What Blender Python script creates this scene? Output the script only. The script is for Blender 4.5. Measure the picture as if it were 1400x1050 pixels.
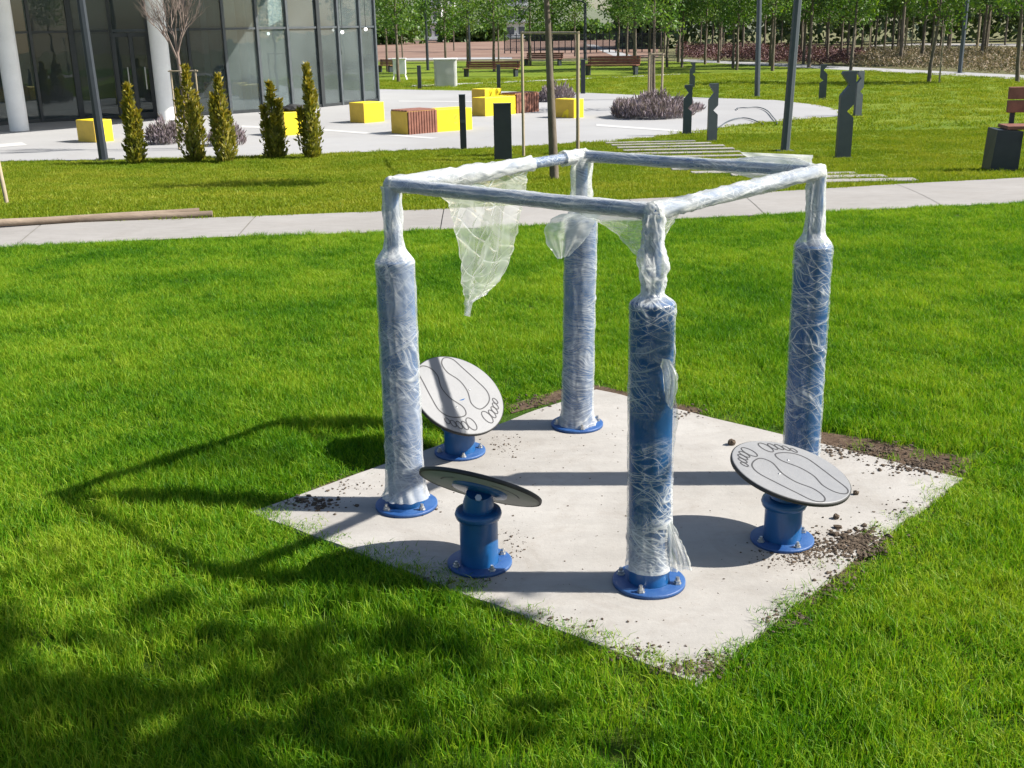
import bpy, bmesh, math, random
import numpy as np
from mathutils import Vector, Matrix, noise
random.seed(7); rng = np.random.default_rng(7)
SC = bpy.context.scene
for o in list(bpy.data.objects): bpy.data.objects.remove(o)
# ------------------------------------------------------------------ camera
PITCH, ROLL, CAMH, FPX = 0.31357, 0.01976, 1.636, 1496.4
cam_d = bpy.data.cameras.new('camera'); cam = bpy.data.objects.new('camera', cam_d)
SC.collection.objects.link(cam)
cam_d.sensor_width = 36.0; cam_d.lens = 36.0 * FPX / 1400.0; cam_d.clip_start = 0.05; cam_d.clip_end = 6000
CAMR = Matrix.Rotation(math.pi/2 - PITCH, 3, 'X') @ Matrix.Rotation(-ROLL, 3, 'Z')
CAMP = Vector((0, 0, CAMH))
cam.matrix_world = Matrix.Translation(CAMP) @ CAMR.to_4x4()
SC.camera = cam
SC.render.resolution_x = 1024; SC.render.resolution_y = 768
# ------------------------------------------------------------------ sky, sun, exposure
SUN_EL = math.radians(40.6)
SUN_DIR = Vector((1.0, -0.035, 0)).normalized() * math.cos(SUN_EL) + Vector((0, 0, math.sin(SUN_EL)))
w = bpy.data.worlds.new('World'); SC.world = w; w.use_nodes = True
nt = w.node_tree; bg = nt.nodes['Background']
sky = nt.nodes.new('ShaderNodeTexSky'); sky.sky_type = 'NISHITA'; sky.sun_disc = False
sky.sun_elevation = SUN_EL; sky.sun_rotation = math.atan2(SUN_DIR.x, SUN_DIR.y)
sky.air_density = 1.0; sky.dust_density = 1.2
nt.links.new(sky.outputs[0], bg.inputs[0]); bg.inputs[1].default_value = 0.07
sd = bpy.data.lights.new('sun', 'SUN'); sd.energy = 5.0; sd.angle = math.radians(0.5); sd.color = (1.0, 0.95, 0.87)
sun = bpy.data.objects.new('sun', sd); SC.collection.objects.link(sun)
sun.rotation_euler = (-SUN_DIR).to_track_quat('-Z', 'Y').to_euler(); sun.location = (8, 0, 8)
SC.view_settings.view_transform = 'Standard'; SC.view_settings.look = 'None'
SC.view_settings.gamma = 1.0; SC.view_settings.use_curve_mapping = False
SC.view_settings.exposure = 1.1
SC.cycles.transparent_max_bounces = 24
# ------------------------------------------------------------------ terrain and pixel helpers
ZLOW = -0.42
def terr(y):
    t = min(1, max(0, (y - 9.5) / 8.5)); return ZLOW * t * t * (3 - 2 * t)
YB = [9.5 + 0.5 * i for i in range(18)]
def ray(px, py):
    v = CAMR @ Vector(((px - 700) / FPX, -(py - 525) / FPX, -1)); return v.normalized()
def gp(px, py, z=None):
    d = ray(px, py); zz = 0 if z is None else z
    p = None
    for _ in range(60):
        t = (zz - CAMH) / d.z; p = CAMP + d * t
        if z is not None: break
        nz = terr(p.y); 
        if abs(nz - zz) < 1e-4: break
        zz = zz * 0.4 + nz * 0.6
    return Vector((p.x, p.y, zz))
def pj(P):
    q = CAMR.transposed() @ (Vector(P) - CAMP); return (700 + FPX * q.x / -q.z, 525 - FPX * q.y / -q.z)
def zfor(b, py):                     # height above point b whose picture row is py
    lo, hi = -1.0, 30.0
    for _ in range(60):
        m = (lo + hi) / 2
        q = CAMR.transposed() @ (Vector((b[0], b[1], m)) - CAMP)
        if q.z < -0.05 and 525 - FPX * q.y / -q.z > py: lo = m
        else: hi = m
    return (lo + hi) / 2
def mpp(p): return (CAMR.transposed() @ (Vector(p) - CAMP)).z / -FPX   # metres per photo pixel at p
# ------------------------------------------------------------------ materials
def newmat(name):
    m = bpy.data.materials.new(name); m.use_nodes = True; t = m.node_tree; t.nodes.clear()
    return m, t, t.nodes.new('ShaderNodeOutputMaterial')
def N(t, typ, **kw):
    n = t.nodes.new('ShaderNode' + typ)
    for k, v in kw.items():
        if k.startswith('i_'):
            key = k[2:]; key = int(key) if key.isdigit() else key.replace('_', ' ')
            n.inputs[key].default_value = v
        else: setattr(n, k, v)
    return n
def ramp(t, src, stops):
    r = t.nodes.new('ShaderNodeValToRGB'); e = r.color_ramp.elements
    while len(e) < len(stops): e.new(0.5)
    for el, (p, c) in zip(e, stops):
        el.position = p; el.color = (*c, 1) if len(c) == 3 else c
    t.links.new(src, r.inputs[0]); return r
def mth(t, op, a, b=None, c=None, clamp=False):
    n = t.nodes.new('ShaderNodeMath'); n.operation = op; n.use_clamp = clamp
    for i, v in enumerate((a, b, c)):
        if v is None: continue
        if hasattr(v, 'is_output'): t.links.new(v, n.inputs[i])
        else: n.inputs[i].default_value = v
    return n.outputs[0]
def mixc(t, f, a, b, blend='MIX'):
    n = t.nodes.new('ShaderNodeMix'); n.data_type = 'RGBA'; n.blend_type = blend
    for s, v in ((n.inputs[0], f), (n.inputs[6], a), (n.inputs[7], b)):
        if hasattr(v, 'is_output'): t.links.new(v, s)
        else: s.default_value = v if not isinstance(v, tuple) or len(v) == 4 else (*v, 1)
    return n.outputs[2]
def world_pos(t, scale=(1, 1, 1)):
    g = N(t, 'NewGeometry'); m = N(t, 'Mapping'); m.inputs['Scale'].default_value = scale
    t.links.new(g.outputs['Position'], m.inputs[0]); return m.outputs[0]
def nz(t, vec, scale, detail=4, rough=0.55, dist=0.0):
    n = N(t, 'TexNoise', i_Scale=scale, i_Detail=detail, i_Roughness=rough, i_Distortion=dist)
    t.links.new(vec, n.inputs['Vector']); return n.outputs['Fac']
def surf(name, c1, c2, scale=6, rough=0.7, metal=0.0, bump=0.0, bscale=80, spec=0.5, fine=0.15, stretch=(1, 1, 1), coat=0.0):
    """general procedural surface: two-tone mottling, fine grain, micro relief"""
    m, t, out = newmat(name); b = N(t, 'BsdfPrincipled', i_Roughness=rough, i_Metallic=metal)
    b.inputs['Specular IOR Level'].default_value = spec; b.inputs['Coat Weight'].default_value = coat
    tc = N(t, 'TexCoord'); mp = N(t, 'Mapping'); mp.inputs['Scale'].default_value = stretch
    t.links.new(tc.outputs['Object'], mp.inputs[0]); v = mp.outputs[0]
    f = ramp(t, nz(t, v, scale, 5, 0.6), [(0.35, c1), (0.65, c2)]).outputs[0]
    g = nz(t, v, scale * 12, 3, 0.6)
    gg = mth(t, 'MULTIPLY_ADD', g, fine * 2, 1 - fine)
    vm = N(t, 'VectorMath', operation='SCALE'); t.links.new(f, vm.inputs[0]); t.links.new(gg, vm.inputs['Scale'])
    t.links.new(vm.outputs[0], b.inputs['Base Color'])
    t.links.new(mth(t, 'MULTIPLY_ADD', g, 0.25, rough - 0.12), b.inputs['Roughness'])
    if bump:
        bp = N(t, 'Bump', i_Strength=bump, i_Distance=0.01); t.links.new(nz(t, v, bscale, 4), bp.inputs['Height'])
        t.links.new(bp.outputs[0], b.inputs['Normal'])
    t.links.new(b.outputs[0], out.inputs[0]); return m
def leafmat(name, ca, cb, cc, nscale=1.5, trans=0.35, gloss=0.06, world=True, attr=True):
    """leaf or blade: diffuse and translucent, colour drifting in world space and from leaf to leaf"""
    m, t, out = newmat(name)
    v = world_pos(t)
    f = mth(t, 'MULTIPLY_ADD', nz(t, v, nscale, 5, 0.65), 1.7, -0.35)
    if attr:
        a = N(t, 'Attribute', attribute_name='rnd')
        oi = N(t, 'ObjectInfo')
        f = mth(t, 'ADD', mth(t, 'MULTIPLY', f, 0.75), mth(t, 'MULTIPLY_ADD', a.outputs['Fac'], 0.52, -0.14))
        f = mth(t, 'ADD', f, mth(t, 'MULTIPLY_ADD', oi.outputs['Random'], 0.14, -0.07))
    col = ramp(t, f, [(0.22, ca), (0.48, cb), (0.80, cc)]).outputs[0]
    d = N(t, 'BsdfDiffuse'); tr = N(t, 'BsdfTranslucent'); g = N(t, 'BsdfGlossy', i_Roughness=0.5)
    t.links.new(col, d.inputs[0])
    tc_ = mixc(t, 1.0, col, (1.0, 1.0, 0.45), 'MULTIPLY'); t.links.new(tc_, tr.inputs[0])
    m1 = N(t, 'MixShader', i_0=trans); t.links.new(d.outputs[0], m1.inputs[1]); t.links.new(tr.outputs[0], m1.inputs[2])
    m2 = N(t, 'MixShader', i_0=gloss); t.links.new(m1.outputs[0], m2.inputs[1]); t.links.new(g.outputs[0], m2.inputs[2])
    t.links.new(m2.outputs[0], out.inputs[0]); return m
def film_mat(name, gain=0.5, web=0.0, angle=0.6, scale=1.0, base=0.0):
    """thin stretch film: clear where tight, white along creases and where layers bunch ('op' attribute = layers)"""
    m, t, out = newmat(name)
    uv0 = N(t, 'UVMap', uv_map='uv'); at = N(t, 'Attribute', attribute_name='op')
    wn = N(t, 'TexNoise', i_Scale=7.0, i_Detail=1.0); t.links.new(uv0.outputs[0], wn.inputs[0])
    uv = N(t, 'VectorMath', operation='MULTIPLY_ADD'); uv.inputs[1].default_value = (0.07, 0.10, 0)
    t.links.new(wn.outputs['Color'], uv.inputs[0]); t.links.new(uv0.outputs[0], uv.inputs[2])
    def streak(ang, sx, sy, width, dist):
        mp = N(t, 'Mapping'); mp.inputs['Rotation'].default_value = (0, 0, ang)
        mp2 = N(t, 'Mapping'); mp2.inputs['Scale'].default_value = (sx * scale, sy * scale, 1)
        t.links.new(uv.outputs[0], mp.inputs[0]); t.links.new(mp.outputs[0], mp2.inputs[0])
        n = nz(t, mp2.outputs[0], 1.0, 1.6, 0.45, dist)
        r = mth(t, 'ABSOLUTE', mth(t, 'SUBTRACT', n, 0.5))
        return ramp(t, r, [(0.0, (1, 1, 1)), (width, (0.35, 0.35, 0.35)), (width * 3.2, (0, 0, 0))]).outputs[0]
    s1 = streak(angle, 3.0, 34, 0.016, 0.25); s2 = streak(-angle * 0.8 + 0.25, 2.5, 26, 0.014, 0.3); s3 = streak(angle * 0.2, 3, 42, 0.014, 0.4)
    s = mth(t, 'MAXIMUM', s1, s2); s = mth(t, 'MAXIMUM', s, mth(t, 'MULTIPLY', s3, 0.8))
    if web > 0:
        nn = N(t, 'TexNoise', i_Scale=14.0, i_Detail=3.0); t.links.new(uv.outputs[0], nn.inputs[0])
        va = N(t, 'VectorMath', operation='MULTIPLY_ADD'); va.inputs[1].default_value = (0.12, 0.12, 0.12)
        t.links.new(nn.outputs['Color'], va.inputs[0]); t.links.new(uv.outputs[0], va.inputs[2])
        mp = N(t, 'Mapping'); mp.inputs['Rotation'].default_value = (0, 0, 0.5); mp.inputs['Scale'].default_value = (20, 30, 1)
        t.links.new(va.outputs[0], mp.inputs[0])
        vo = N(t, 'TexVoronoi', feature='DISTANCE_TO_EDGE', i_Scale=1.0); t.links.new(mp.outputs[0], vo.inputs[0])
        wv = ramp(t, vo.outputs['Distance'], [(0.0, (1, 1, 1)), (0.04, (0.55,) * 3), (0.12, (0, 0, 0))]).outputs[0]
        s = mth(t, 'MAXIMUM', s, mth(t, 'MULTIPLY', wv, web))
    big = nz(t, uv.outputs[0], 9 * scale, 3, 0.6)
    soft = nz(t, uv.outputs[0], 5.0, 1.0, 0.4)
    s = mth(t, 'MULTIPLY', s, mth(t, 'MULTIPLY_ADD', soft, 3.6, -1.15, clamp=True))
    fac = mth(t, 'ADD', mth(t, 'MULTIPLY', s, gain), mth(t, 'MULTIPLY', at.outputs['Fac'], mth(t, 'MULTIPLY_ADD', big, 2.4, -0.2, clamp=False)))
    fac = mth(t, 'ADD', fac, base, clamp=True); fac = mth(t, 'MINIMUM', fac, 0.86)
    d = N(t, 'BsdfDiffuse', i_Color=(0.87, 0.88, 0.84, 1)); tl = N(t, 'BsdfTranslucent', i_Color=(0.89, 0.89, 0.87, 1))
    g = N(t, 'BsdfGlossy', i_Roughness=0.14); tp = N(t, 'BsdfTransparent', i_Color=(0.97, 0.98, 0.98, 1))
    bp = N(t, 'Bump', i_Strength=0.4, i_Distance=0.004); t.links.new(mth(t, 'ADD', s, mth(t, 'MULTIPLY', big, 0.5)), bp.inputs['Height'])
    for x in (d, g): t.links.new(bp.outputs[0], x.inputs['Normal'])
    a = N(t, 'MixShader', i_0=0.48); t.links.new(d.outputs[0], a.inputs[1]); t.links.new(tl.outputs[0], a.inputs[2])
    b = N(t, 'MixShader'); t.links.new(fac, b.inputs[0]); t.links.new(tp.outputs[0], b.inputs[1]); t.links.new(a.outputs[0], b.inputs[2])
    fr = N(t, 'Fresnel', i_IOR=1.45); t.links.new(bp.outputs[0], fr.inputs['Normal'])
    c = N(t, 'MixShader'); t.links.new(mth(t, 'MULTIPLY', fr.outputs[0], 0.4), c.inputs[0]); t.links.new(b.outputs[0], c.inputs[1]); t.links.new(g.outputs[0], c.inputs[2])
    t.links.new(c.outputs[0], out.inputs[0]); return m
def glass_mat(name, tint, ior=1.8, dust=0.05):
    m, t, out = newmat(name)
    tp = N(t, 'BsdfTransparent', i_Color=(*tint, 1)); g = N(t, 'BsdfGlossy', i_Roughness=0.01, i_Color=(0.9, 0.95, 0.95, 1))
    fr = N(t, 'Fresnel', i_IOR=ior); mx = N(t, 'MixShader')
    bp = N(t, 'Bump', i_Strength=0.05, i_Distance=0.05); t.links.new(nz(t, world_pos(t), 1.1, 2), bp.inputs['Height'])
    t.links.new(bp.outputs[0], g.inputs['Normal'])
    t.links.new(fr.outputs[0], mx.inputs[0]); t.links.new(tp.outputs[0], mx.inputs[1]); t.links.new(g.outputs[0], mx.inputs[2])
    df = N(t, 'BsdfDiffuse', i_Color=(0.42, 0.50, 0.50, 1)); m3 = N(t, 'MixShader')
    t.links.new(mth(t, 'MULTIPLY', mth(t, 'MULTIPLY_ADD', nz(t, world_pos(t), 0.7, 4), 1.6, 0.2), dust), m3.inputs[0])
    t.links.new(mx.outputs[0], m3.inputs[1]); t.links.new(df.outputs[0], m3.inputs[2])
    t.links.new(m3.outputs[0], out.inputs[0]); return m
def lawn_mat(name, ca, cb, cc, s=0.6):
    m, t, out = newmat(name); b = N(t, 'BsdfPrincipled', i_Roughness=0.9); b.inputs['Specular IOR Level'].default_value = 0.15
    v = world_pos(t)
    f = mth(t, 'ADD', mth(t, 'MULTIPLY', nz(t, v, s, 5, 0.6), 0.6), mth(t, 'MULTIPLY', nz(t, v, 14, 5, 0.7), 0.4))
    t.links.new(ramp(t, f, [(0.36, ca), (0.5, cb), (0.64, cc)]).outputs[0], b.inputs['Base Color'])
    bp = N(t, 'Bump', i_Strength=0.8, i_Distance=0.04); t.links.new(nz(t, v, 30, 5, 0.7), bp.inputs['Height']); t.links.new(bp.outputs[0], b.inputs['Normal'])
    t.links.new(b.outputs[0], out.inputs[0]); return m
def concrete_mat(name, c1, c2, dirt=(0.2, 0.17, 0.14), damt=0.5, s=1.3, speck=True):
    m, t, out = newmat(name); b = N(t, 'BsdfPrincipled', i_Roughness=0.82); b.inputs['Specular IOR Level'].default_value = 0.25
    v = world_pos(t)
    base = ramp(t, nz(t, v, s, 6, 0.65, 0.4), [(0.33, c1), (0.66, c2)]).outputs[0]
    st = ramp(t, nz(t, v, s * 3.1, 6, 0.75, 1.0), [(0.50, (0, 0, 0)), (0.78, (1, 1, 1))]).outputs[0]
    col = mixc(t, mth(t, 'MULTIPLY', st, damt), base, dirt)
    if speck:
        vs = N(t, 'Mapping'); vs.inputs['Rotation'].default_value = (0, 0, 0.4); vs.inputs['Scale'].default_value = (5, 14, 1)
        t.links.new(v, vs.inputs[0])
        sc = ramp(t, nz(t, vs.outputs[0], 1.0, 5, 0.7), [(0.40, (0.93,) * 3), (0.60, (1.03,) * 3)]).outputs[0]
        col = mixc(t, 0.8, col, sc, 'MULTIPLY')
        sp = ramp(t, nz(t, v, 70, 2, 0.5), [(0.70, (1, 1, 1)), (0.76, (0.45, 0.4, 0.36))]).outputs[0]
        col = mixc(t, 0.7, col, sp, 'MULTIPLY')
    t.links.new(col, b.inputs['Base Color'])
    bp = N(t, 'Bump', i_Strength=0.35, i_Distance=0.006); t.links.new(nz(t, v, 25, 7, 0.75), bp.inputs['Height']); t.links.new(bp.outputs[0], b.inputs['Normal'])
    t.links.new(b.outputs[0], out.inputs[0]); return m
def emit_mat(name, c, s):
    m, t, out = newmat(name); e = N(t, 'Emission', i_Strength=s, i_Color=(*c, 1)); t.links.new(e.outputs[0], out.inputs[0]); return m
M = {}
M['blue'] = surf('blue_paint', (0.004, 0.066, 0.20), (0.006, 0.086, 0.255), 9, 0.38, bump=0.05, bscale=160, fine=0.08, coat=0.2)
M['blue_scuffed'] = surf('blue_paint_dusty', (0.005, 0.05, 0.19), (0.03, 0.09, 0.24), 14, 0.5, bump=0.1, bscale=120, fine=0.2)
M['steel'] = surf('zinc_steel', (0.45, 0.45, 0.44), (0.6, 0.6, 0.58), 30, 0.35, metal=0.9)
M['plate'] = surf('grey_plate', (0.19, 0.193, 0.20), (0.22, 0.222, 0.227), 7, 0.5, bump=0.06, bscale=300, fine=0.05)
M['plate_under'] = surf('plate_underside', (0.22, 0.225, 0.205), (0.27, 0.27, 0.25), 7, 0.7)
M['rubber'] = surf('black_rubber', (0.012, 0.012, 0.013), (0.02, 0.02, 0.02), 20, 0.6)
M['groove'] = surf('engraved_line', (0.03, 0.03, 0.035), (0.05, 0.05, 0.05), 40, 0.7)
M['film_a'] = film_mat('film_a', 0.5, 0.0, 0.9, 1.3, 0.04)
M['film_b'] = film_mat('film_b', 0.5, 0.0, 0.25, 1.5, 0.03)
M['film_c'] = film_mat('film_c', 0.95, 0.6, 0.65, 0.85, 0.0)
M['film_d'] = film_mat('film_d', 0.8, 0.3, 0.75, 0.8, 0.0)
M['film_beam'] = film_mat('film_beam', 0.55, 0.0, 1.35, 1.3, 0.06)
M['film_white'] = film_mat('film_white', 0.65, 0.0, 1.35, 1.2, 0.22)
M['film_sheet'] = film_mat('film_sheet', 0.3, 0.12, 0.9, 0.6, 0.17)
M['slab'] = concrete_mat('slab_concrete', (0.29, 0.274, 0.253), (0.37, 0.354, 0.332), damt=0.45)
M['path'] = concrete_mat('path_concrete', (0.25, 0.237, 0.222), (0.30, 0.286, 0.27), damt=0.25, s=0.8)
M['joint'] = concrete_mat('joint', (0.16, 0.15, 0.13), (0.2, 0.19, 0.17))
M['plaza'] = concrete_mat('plaza_concrete', (0.285, 0.285, 0.288), (0.33, 0.33, 0.332), damt=0.18, s=0.25, speck=False)
M['plaza_band'] = concrete_mat('plaza_band', (0.40, 0.40, 0.40), (0.46, 0.46, 0.455), damt=0.1, s=0.5, speck=False)
M['soil'] = surf('soil', (0.06, 0.04, 0.028), (0.12, 0.085, 0.06), 20, 0.95, bump=0.8, bscale=60, spec=0.1, fine=0.4)
M['clod'] = surf('clod', (0.05, 0.038, 0.028), (0.13, 0.10, 0.075), 30, 0.95, bump=0.5, bscale=150, spec=0.1, fine=0.4)
M['dirt'] = concrete_mat('far_dirt', (0.16, 0.09, 0.065), (0.24, 0.16, 0.12), damt=0.4, s=0.15, speck=False)
M['lawn_near'] = lawn_mat('lawn_thatch', (0.03, 0.07, 0.006), (0.05, 0.10, 0.008), (0.10, 0.12, 0.018), 1.2)
M['lawn_mid'] = lawn_mat('lawn_mid', (0.09, 0.15, 0.010), (0.13, 0.185, 0.014), (0.18, 0.21, 0.02), 0.5)
M['lawn_far'] = lawn_mat('lawn_far', (0.065, 0.125, 0.010), (0.10, 0.16, 0.012), (0.145, 0.19, 0.018), 0.25)
M['field'] = lawn_mat('field', (0.09, 0.10, 0.04), (0.13, 0.13, 0.06), (0.18, 0.16, 0.09), 0.06)
M['blade'] = leafmat('grass_blade', (0.034, 0.135, 0.004), (0.135, 0.31, 0.009), (0.32, 0.42, 0.032), 1.1, 0.45, 0.012)
M['blade_mid'] = leafmat('grass_blade_dry', (0.12, 0.20, 0.009), (0.20, 0.26, 0.014), (0.31, 0.32, 0.035), 0.9, 0.42, 0.012)
M['leaf'] = leafmat('tree_leaf', (0.045, 0.11, 0.014), (0.09, 0.185, 0.022), (0.18, 0.28, 0.035), 0.9, 0.42, 0.03)
M['leaf_dark'] = leafmat('tree_leaf_dark', (0.05, 0.11, 0.026), (0.095, 0.18, 0.04), (0.165, 0.255, 0.055), 0.7, 0.45, 0.03)
M['thuja'] = leafmat('thuja_spray', (0.14, 0.155, 0.022), (0.24, 0.235, 0.035), (0.42, 0.36, 0.07), 5, 0.4, 0.04)
M['thuja_tip'] = leafmat('thuja_golden', (0.17, 0.16, 0.012), (0.30, 0.235, 0.018), (0.40, 0.31, 0.03), 6, 0.32, 0.04)
M['lavender'] = leafmat('lavender', (0.14, 0.125, 0.105), (0.25, 0.20, 0.225), (0.38, 0.32, 0.36), 5, 0.15, 0.02)
M['hedge_red'] = leafmat('hedge_red', (0.06, 0.022, 0.03), (0.14, 0.065, 0.075), (0.26, 0.17, 0.14), 1.0, 0.15, 0.03)
M['hedge_tan'] = leafmat('hedge_tan', (0.06, 0.075, 0.03), (0.22, 0.17, 0.11), (0.36, 0.28, 0.20), 1.1, 0.15, 0.03)
M['bark'] = surf('bark', (0.10, 0.08, 0.06), (0.17, 0.145, 0.115), 12, 0.9, bump=0.5, bscale=40, spec=0.2, fine=0.25, stretch=(1, 1, 0.3))
M['bark_pale'] = surf('bark_pale', (0.17, 0.125, 0.105), (0.24, 0.19, 0.16), 14, 0.85, bump=0.3, bscale=40, fine=0.2, stretch=(1, 1, 0.3))
M['stake'] = surf('stake_wood', (0.26, 0.21, 0.14), (0.36, 0.30, 0.21), 9, 0.85, bump=0.3, bscale=60, fine=0.2, stretch=(1, 1, 0.15))
M['log'] = surf('log_wood', (0.17, 0.125, 0.09), (0.27, 0.21, 0.155), 5, 0.85, bump=0.4, bscale=50, fine=0.25, stretch=(0.25, 1, 1))
M['anthracite'] = surf('anthracite_paint', (0.018, 0.024, 0.032), (0.024, 0.031, 0.040), 8, 0.5, fine=0.1)
M['slate'] = surf('slate_paint', (0.05, 0.065, 0.078), (0.062, 0.077, 0.09), 8, 0.5, fine=0.1)
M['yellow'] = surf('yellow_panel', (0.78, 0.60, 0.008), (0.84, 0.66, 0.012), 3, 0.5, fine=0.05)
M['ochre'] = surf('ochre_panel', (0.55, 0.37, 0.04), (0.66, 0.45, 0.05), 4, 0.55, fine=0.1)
M['slat'] = surf('brown_slat', (0.15, 0.055, 0.035), (0.24, 0.095, 0.06), 6, 0.6, bump=0.2, bscale=70, fine=0.2)
M['slat_gap'] = surf('slat_backing', (0.02, 0.012, 0.01), (0.03, 0.018, 0.014), 8, 0.8)
M['white_paint'] = surf('white_paint', (0.74, 0.74, 0.73), (0.8, 0.8, 0.79), 3, 0.55, fine=0.05, bump=0.05)
M['frame_metal'] = surf('window_frame', (0.02, 0.025, 0.028), (0.03, 0.035, 0.038), 8, 0.4, fine=0.1)
M['frame_grey'] = surf('window_frame_grey', (0.055, 0.068, 0.075), (0.08, 0.09, 0.10), 8, 0.4, fine=0.1)
M['glass'] = glass_mat('glass', (0.34, 0.40, 0.40), 1.65, 0.08)
M['glass_right'] = glass_mat('glass_clearer', (0.52, 0.62, 0.63), 1.8, 0.14)
M['inner_wall'] = surf('inner_wall', (0.2, 0.215, 0.22), (0.27, 0.29, 0.29), 1, 0.8)
M['inner_pale'] = surf('inner_pale', (0.5, 0.54, 0.55), (0.6, 0.63, 0.63), 1, 0.8)
M['inner_floor'] = surf('inner_floor', (0.22, 0.22, 0.21), (0.28, 0.28, 0.27), 1, 0.6)
M['lamp_glow'] = emit_mat('lamp_glow', (1, 0.98, 0.92), 3.0)
M['far_white'] = surf('far_white_wall', (0.52, 0.52, 0.52), (0.6, 0.6, 0.6), 0.2, 0.8)
M['far_window'] = surf('far_window', (0.06, 0.07, 0.085), (0.1, 0.11, 0.13), 0.4, 0.25)
M['hill'] = lawn_mat('hill_scrub', (0.075, 0.09, 0.06), (0.105, 0.12, 0.08), (0.15, 0.15, 0.11), 0.05)
M['far_leaf'] = leafmat('far_leaf', (0.06, 0.10, 0.048), (0.10, 0.145, 0.068), (0.15, 0.19, 0.09), 0.25, 0.45, 0.03)
M['black_cloth'] = surf('black_cloth', (0.01, 0.01, 0.011), (0.03, 0.03, 0.03), 14, 0.8, bump=0.5, bscale=30)
M['bucket'] = film_mat('cloudy_sheet', 0.4, 0, 0.3, 0.2, 0.55)
# ------------------------------------------------------------------ mesh helpers
class MB:
    def __init__(s): s.v = []; s.f = []; s.sm = []
    def add(s, vs, fs, smooth=False):
        o = len(s.v); s.v += [tuple(v) for v in vs]; s.f += [tuple(i + o for i in f) for f in fs]; s.sm += [smooth] * len(fs); return s
    def box(s, c, d, rz=0.0, mat=None, bev=0.0):
        hx, hy, hz = d[0]/2, d[1]/2, d[2]/2; R = mat or Matrix.Rotation(rz, 3, 'Z'); c = Vector(c)
        if bev <= 0:
            vs = [c + R @ Vector((x*hx, y*hy, z*hz)) for x in (-1, 1) for y in (-1, 1) for z in (-1, 1)]
            return s.add(vs, [(0,1,3,2),(4,6,7,5),(0,4,5,1),(2,3,7,6),(0,2,6,4),(1,5,7,3)])
        bm = bmesh.new(); bmesh.ops.create_cube(bm, size=1)
        for v in bm.verts: v.co = Vector((v.co.x*d[0], v.co.y*d[1], v.co.z*d[2]))
        bmesh.ops.bevel(bm, geom=list(bm.edges), offset=bev, segments=2, affect='EDGES', profile=0.5)
        bm.verts.index_update(); vs = [c + R @ v.co for v in bm.verts]; fs = [[v.index for v in f.verts] for f in bm.faces]; bm.free()
        return s.add(vs, fs)
    def tube(s, pts, rad, n=10, cap=True, smooth=True):
        pts = [Vector(p) for p in pts]; rad = rad if isinstance(rad, (list, tuple)) else [rad] * len(pts)
        vs = []; ref = None
        for i, p in enumerate(pts):
            a = pts[max(0, i-1)]; b = pts[min(len(pts)-1, i+1)]; d = (b - a).normalized()
            if ref is None: ref = d.orthogonal().normalized()
            ref = (ref - d * ref.dot(d)).normalized(); w_ = d.cross(ref)
            for k in range(n):
                an = 2*math.pi*k/n; vs.append(p + (ref*math.cos(an) + w_*math.sin(an)) * rad[i])
        fs = [(i*n+k, i*n+(k+1) % n, (i+1)*n+(k+1) % n, (i+1)*n+k) for i in range(len(pts)-1) for k in range(n)]
        s.add(vs, fs, smooth)
        if cap:
            s.add(vs[:n], [tuple(range(n-1, -1, -1))]); s.add(vs[-n:], [tuple(range(n))])
        return s
    def lathe(s, prof, c=(0, 0, 0), n=40, smooth=True, R=None):
        c = Vector(c); R = R or Matrix.Identity(3); vs = []
        for r, z in prof:
            for k in range(n):
                a = 2*math.pi*k/n; vs.append(c + R @ Vector((r*math.cos(a), r*math.sin(a), z)))
        fs = [(i*n+k, i*n+(k+1) % n, (i+1)*n+(k+1) % n, (i+1)*n+k) for i in range(len(prof)-1) for k in range(n)]
        return s.add(vs, fs, smooth)
    def prism(s, poly, z0, z1, R=None, c=(0, 0, 0)):
        c = Vector(c); R = R or Matrix.Identity(3); n = len(poly)
        vs = [c + R @ Vector((x, y, z0)) for x, y in poly] + [c + R @ Vector((x, y, z1)) for x, y in poly]
        return s.add(vs, [tuple(range(n-1, -1, -1)), tuple(range(n, 2*n))] + [(i, (i+1) % n, n+(i+1) % n, n+i) for i in range(n)])
    def mesh(s, name, mat, off=(0, 0, 0)):
        o = Vector(off); me = bpy.data.meshes.new(name)
        me.from_pydata([tuple(Vector(v) - o) for v in s.v], [], s.f)
        me.polygons.foreach_set('use_smooth', s.sm)
        if mat is not None: me.materials.append(M[mat] if isinstance(mat, str) else mat)
        me.validate(); me.update(); return me
def link(o): SC.collection.objects.link(o); return o
def tag(o, label=None, cat=None, group=None, kind=None):
    for k, v in (('label', label), ('category', cat), ('group', group), ('kind', kind)):
        if v: o[k] = v
    return o
def thing(name, label, cat, loc=(0, 0, 0), group=None, rz=0.0):
    o = link(bpy.data.objects.new(name, None)); o.location = loc; o.rotation_euler = (0, 0, rz); o.empty_display_size = 0.1
    return tag(o, label, cat, group)
def part(name, mb, mat, parent, off=None, label=None):
    """off = world position of the parent, when the mesh was laid out in world space"""
    o = link(bpy.data.objects.new(name, mb.mesh(name, mat, off or (0, 0, 0)))); o.parent = parent
    if label: o['label'] = label
    return o
def solo(name, mb, mat, label=None, cat=None, loc=(0, 0, 0), group=None, kind=None):
    o = link(bpy.data.objects.new(name, mb.mesh(name, mat, loc))); o.location = loc; return tag(o, label, cat, group, kind)
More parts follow.
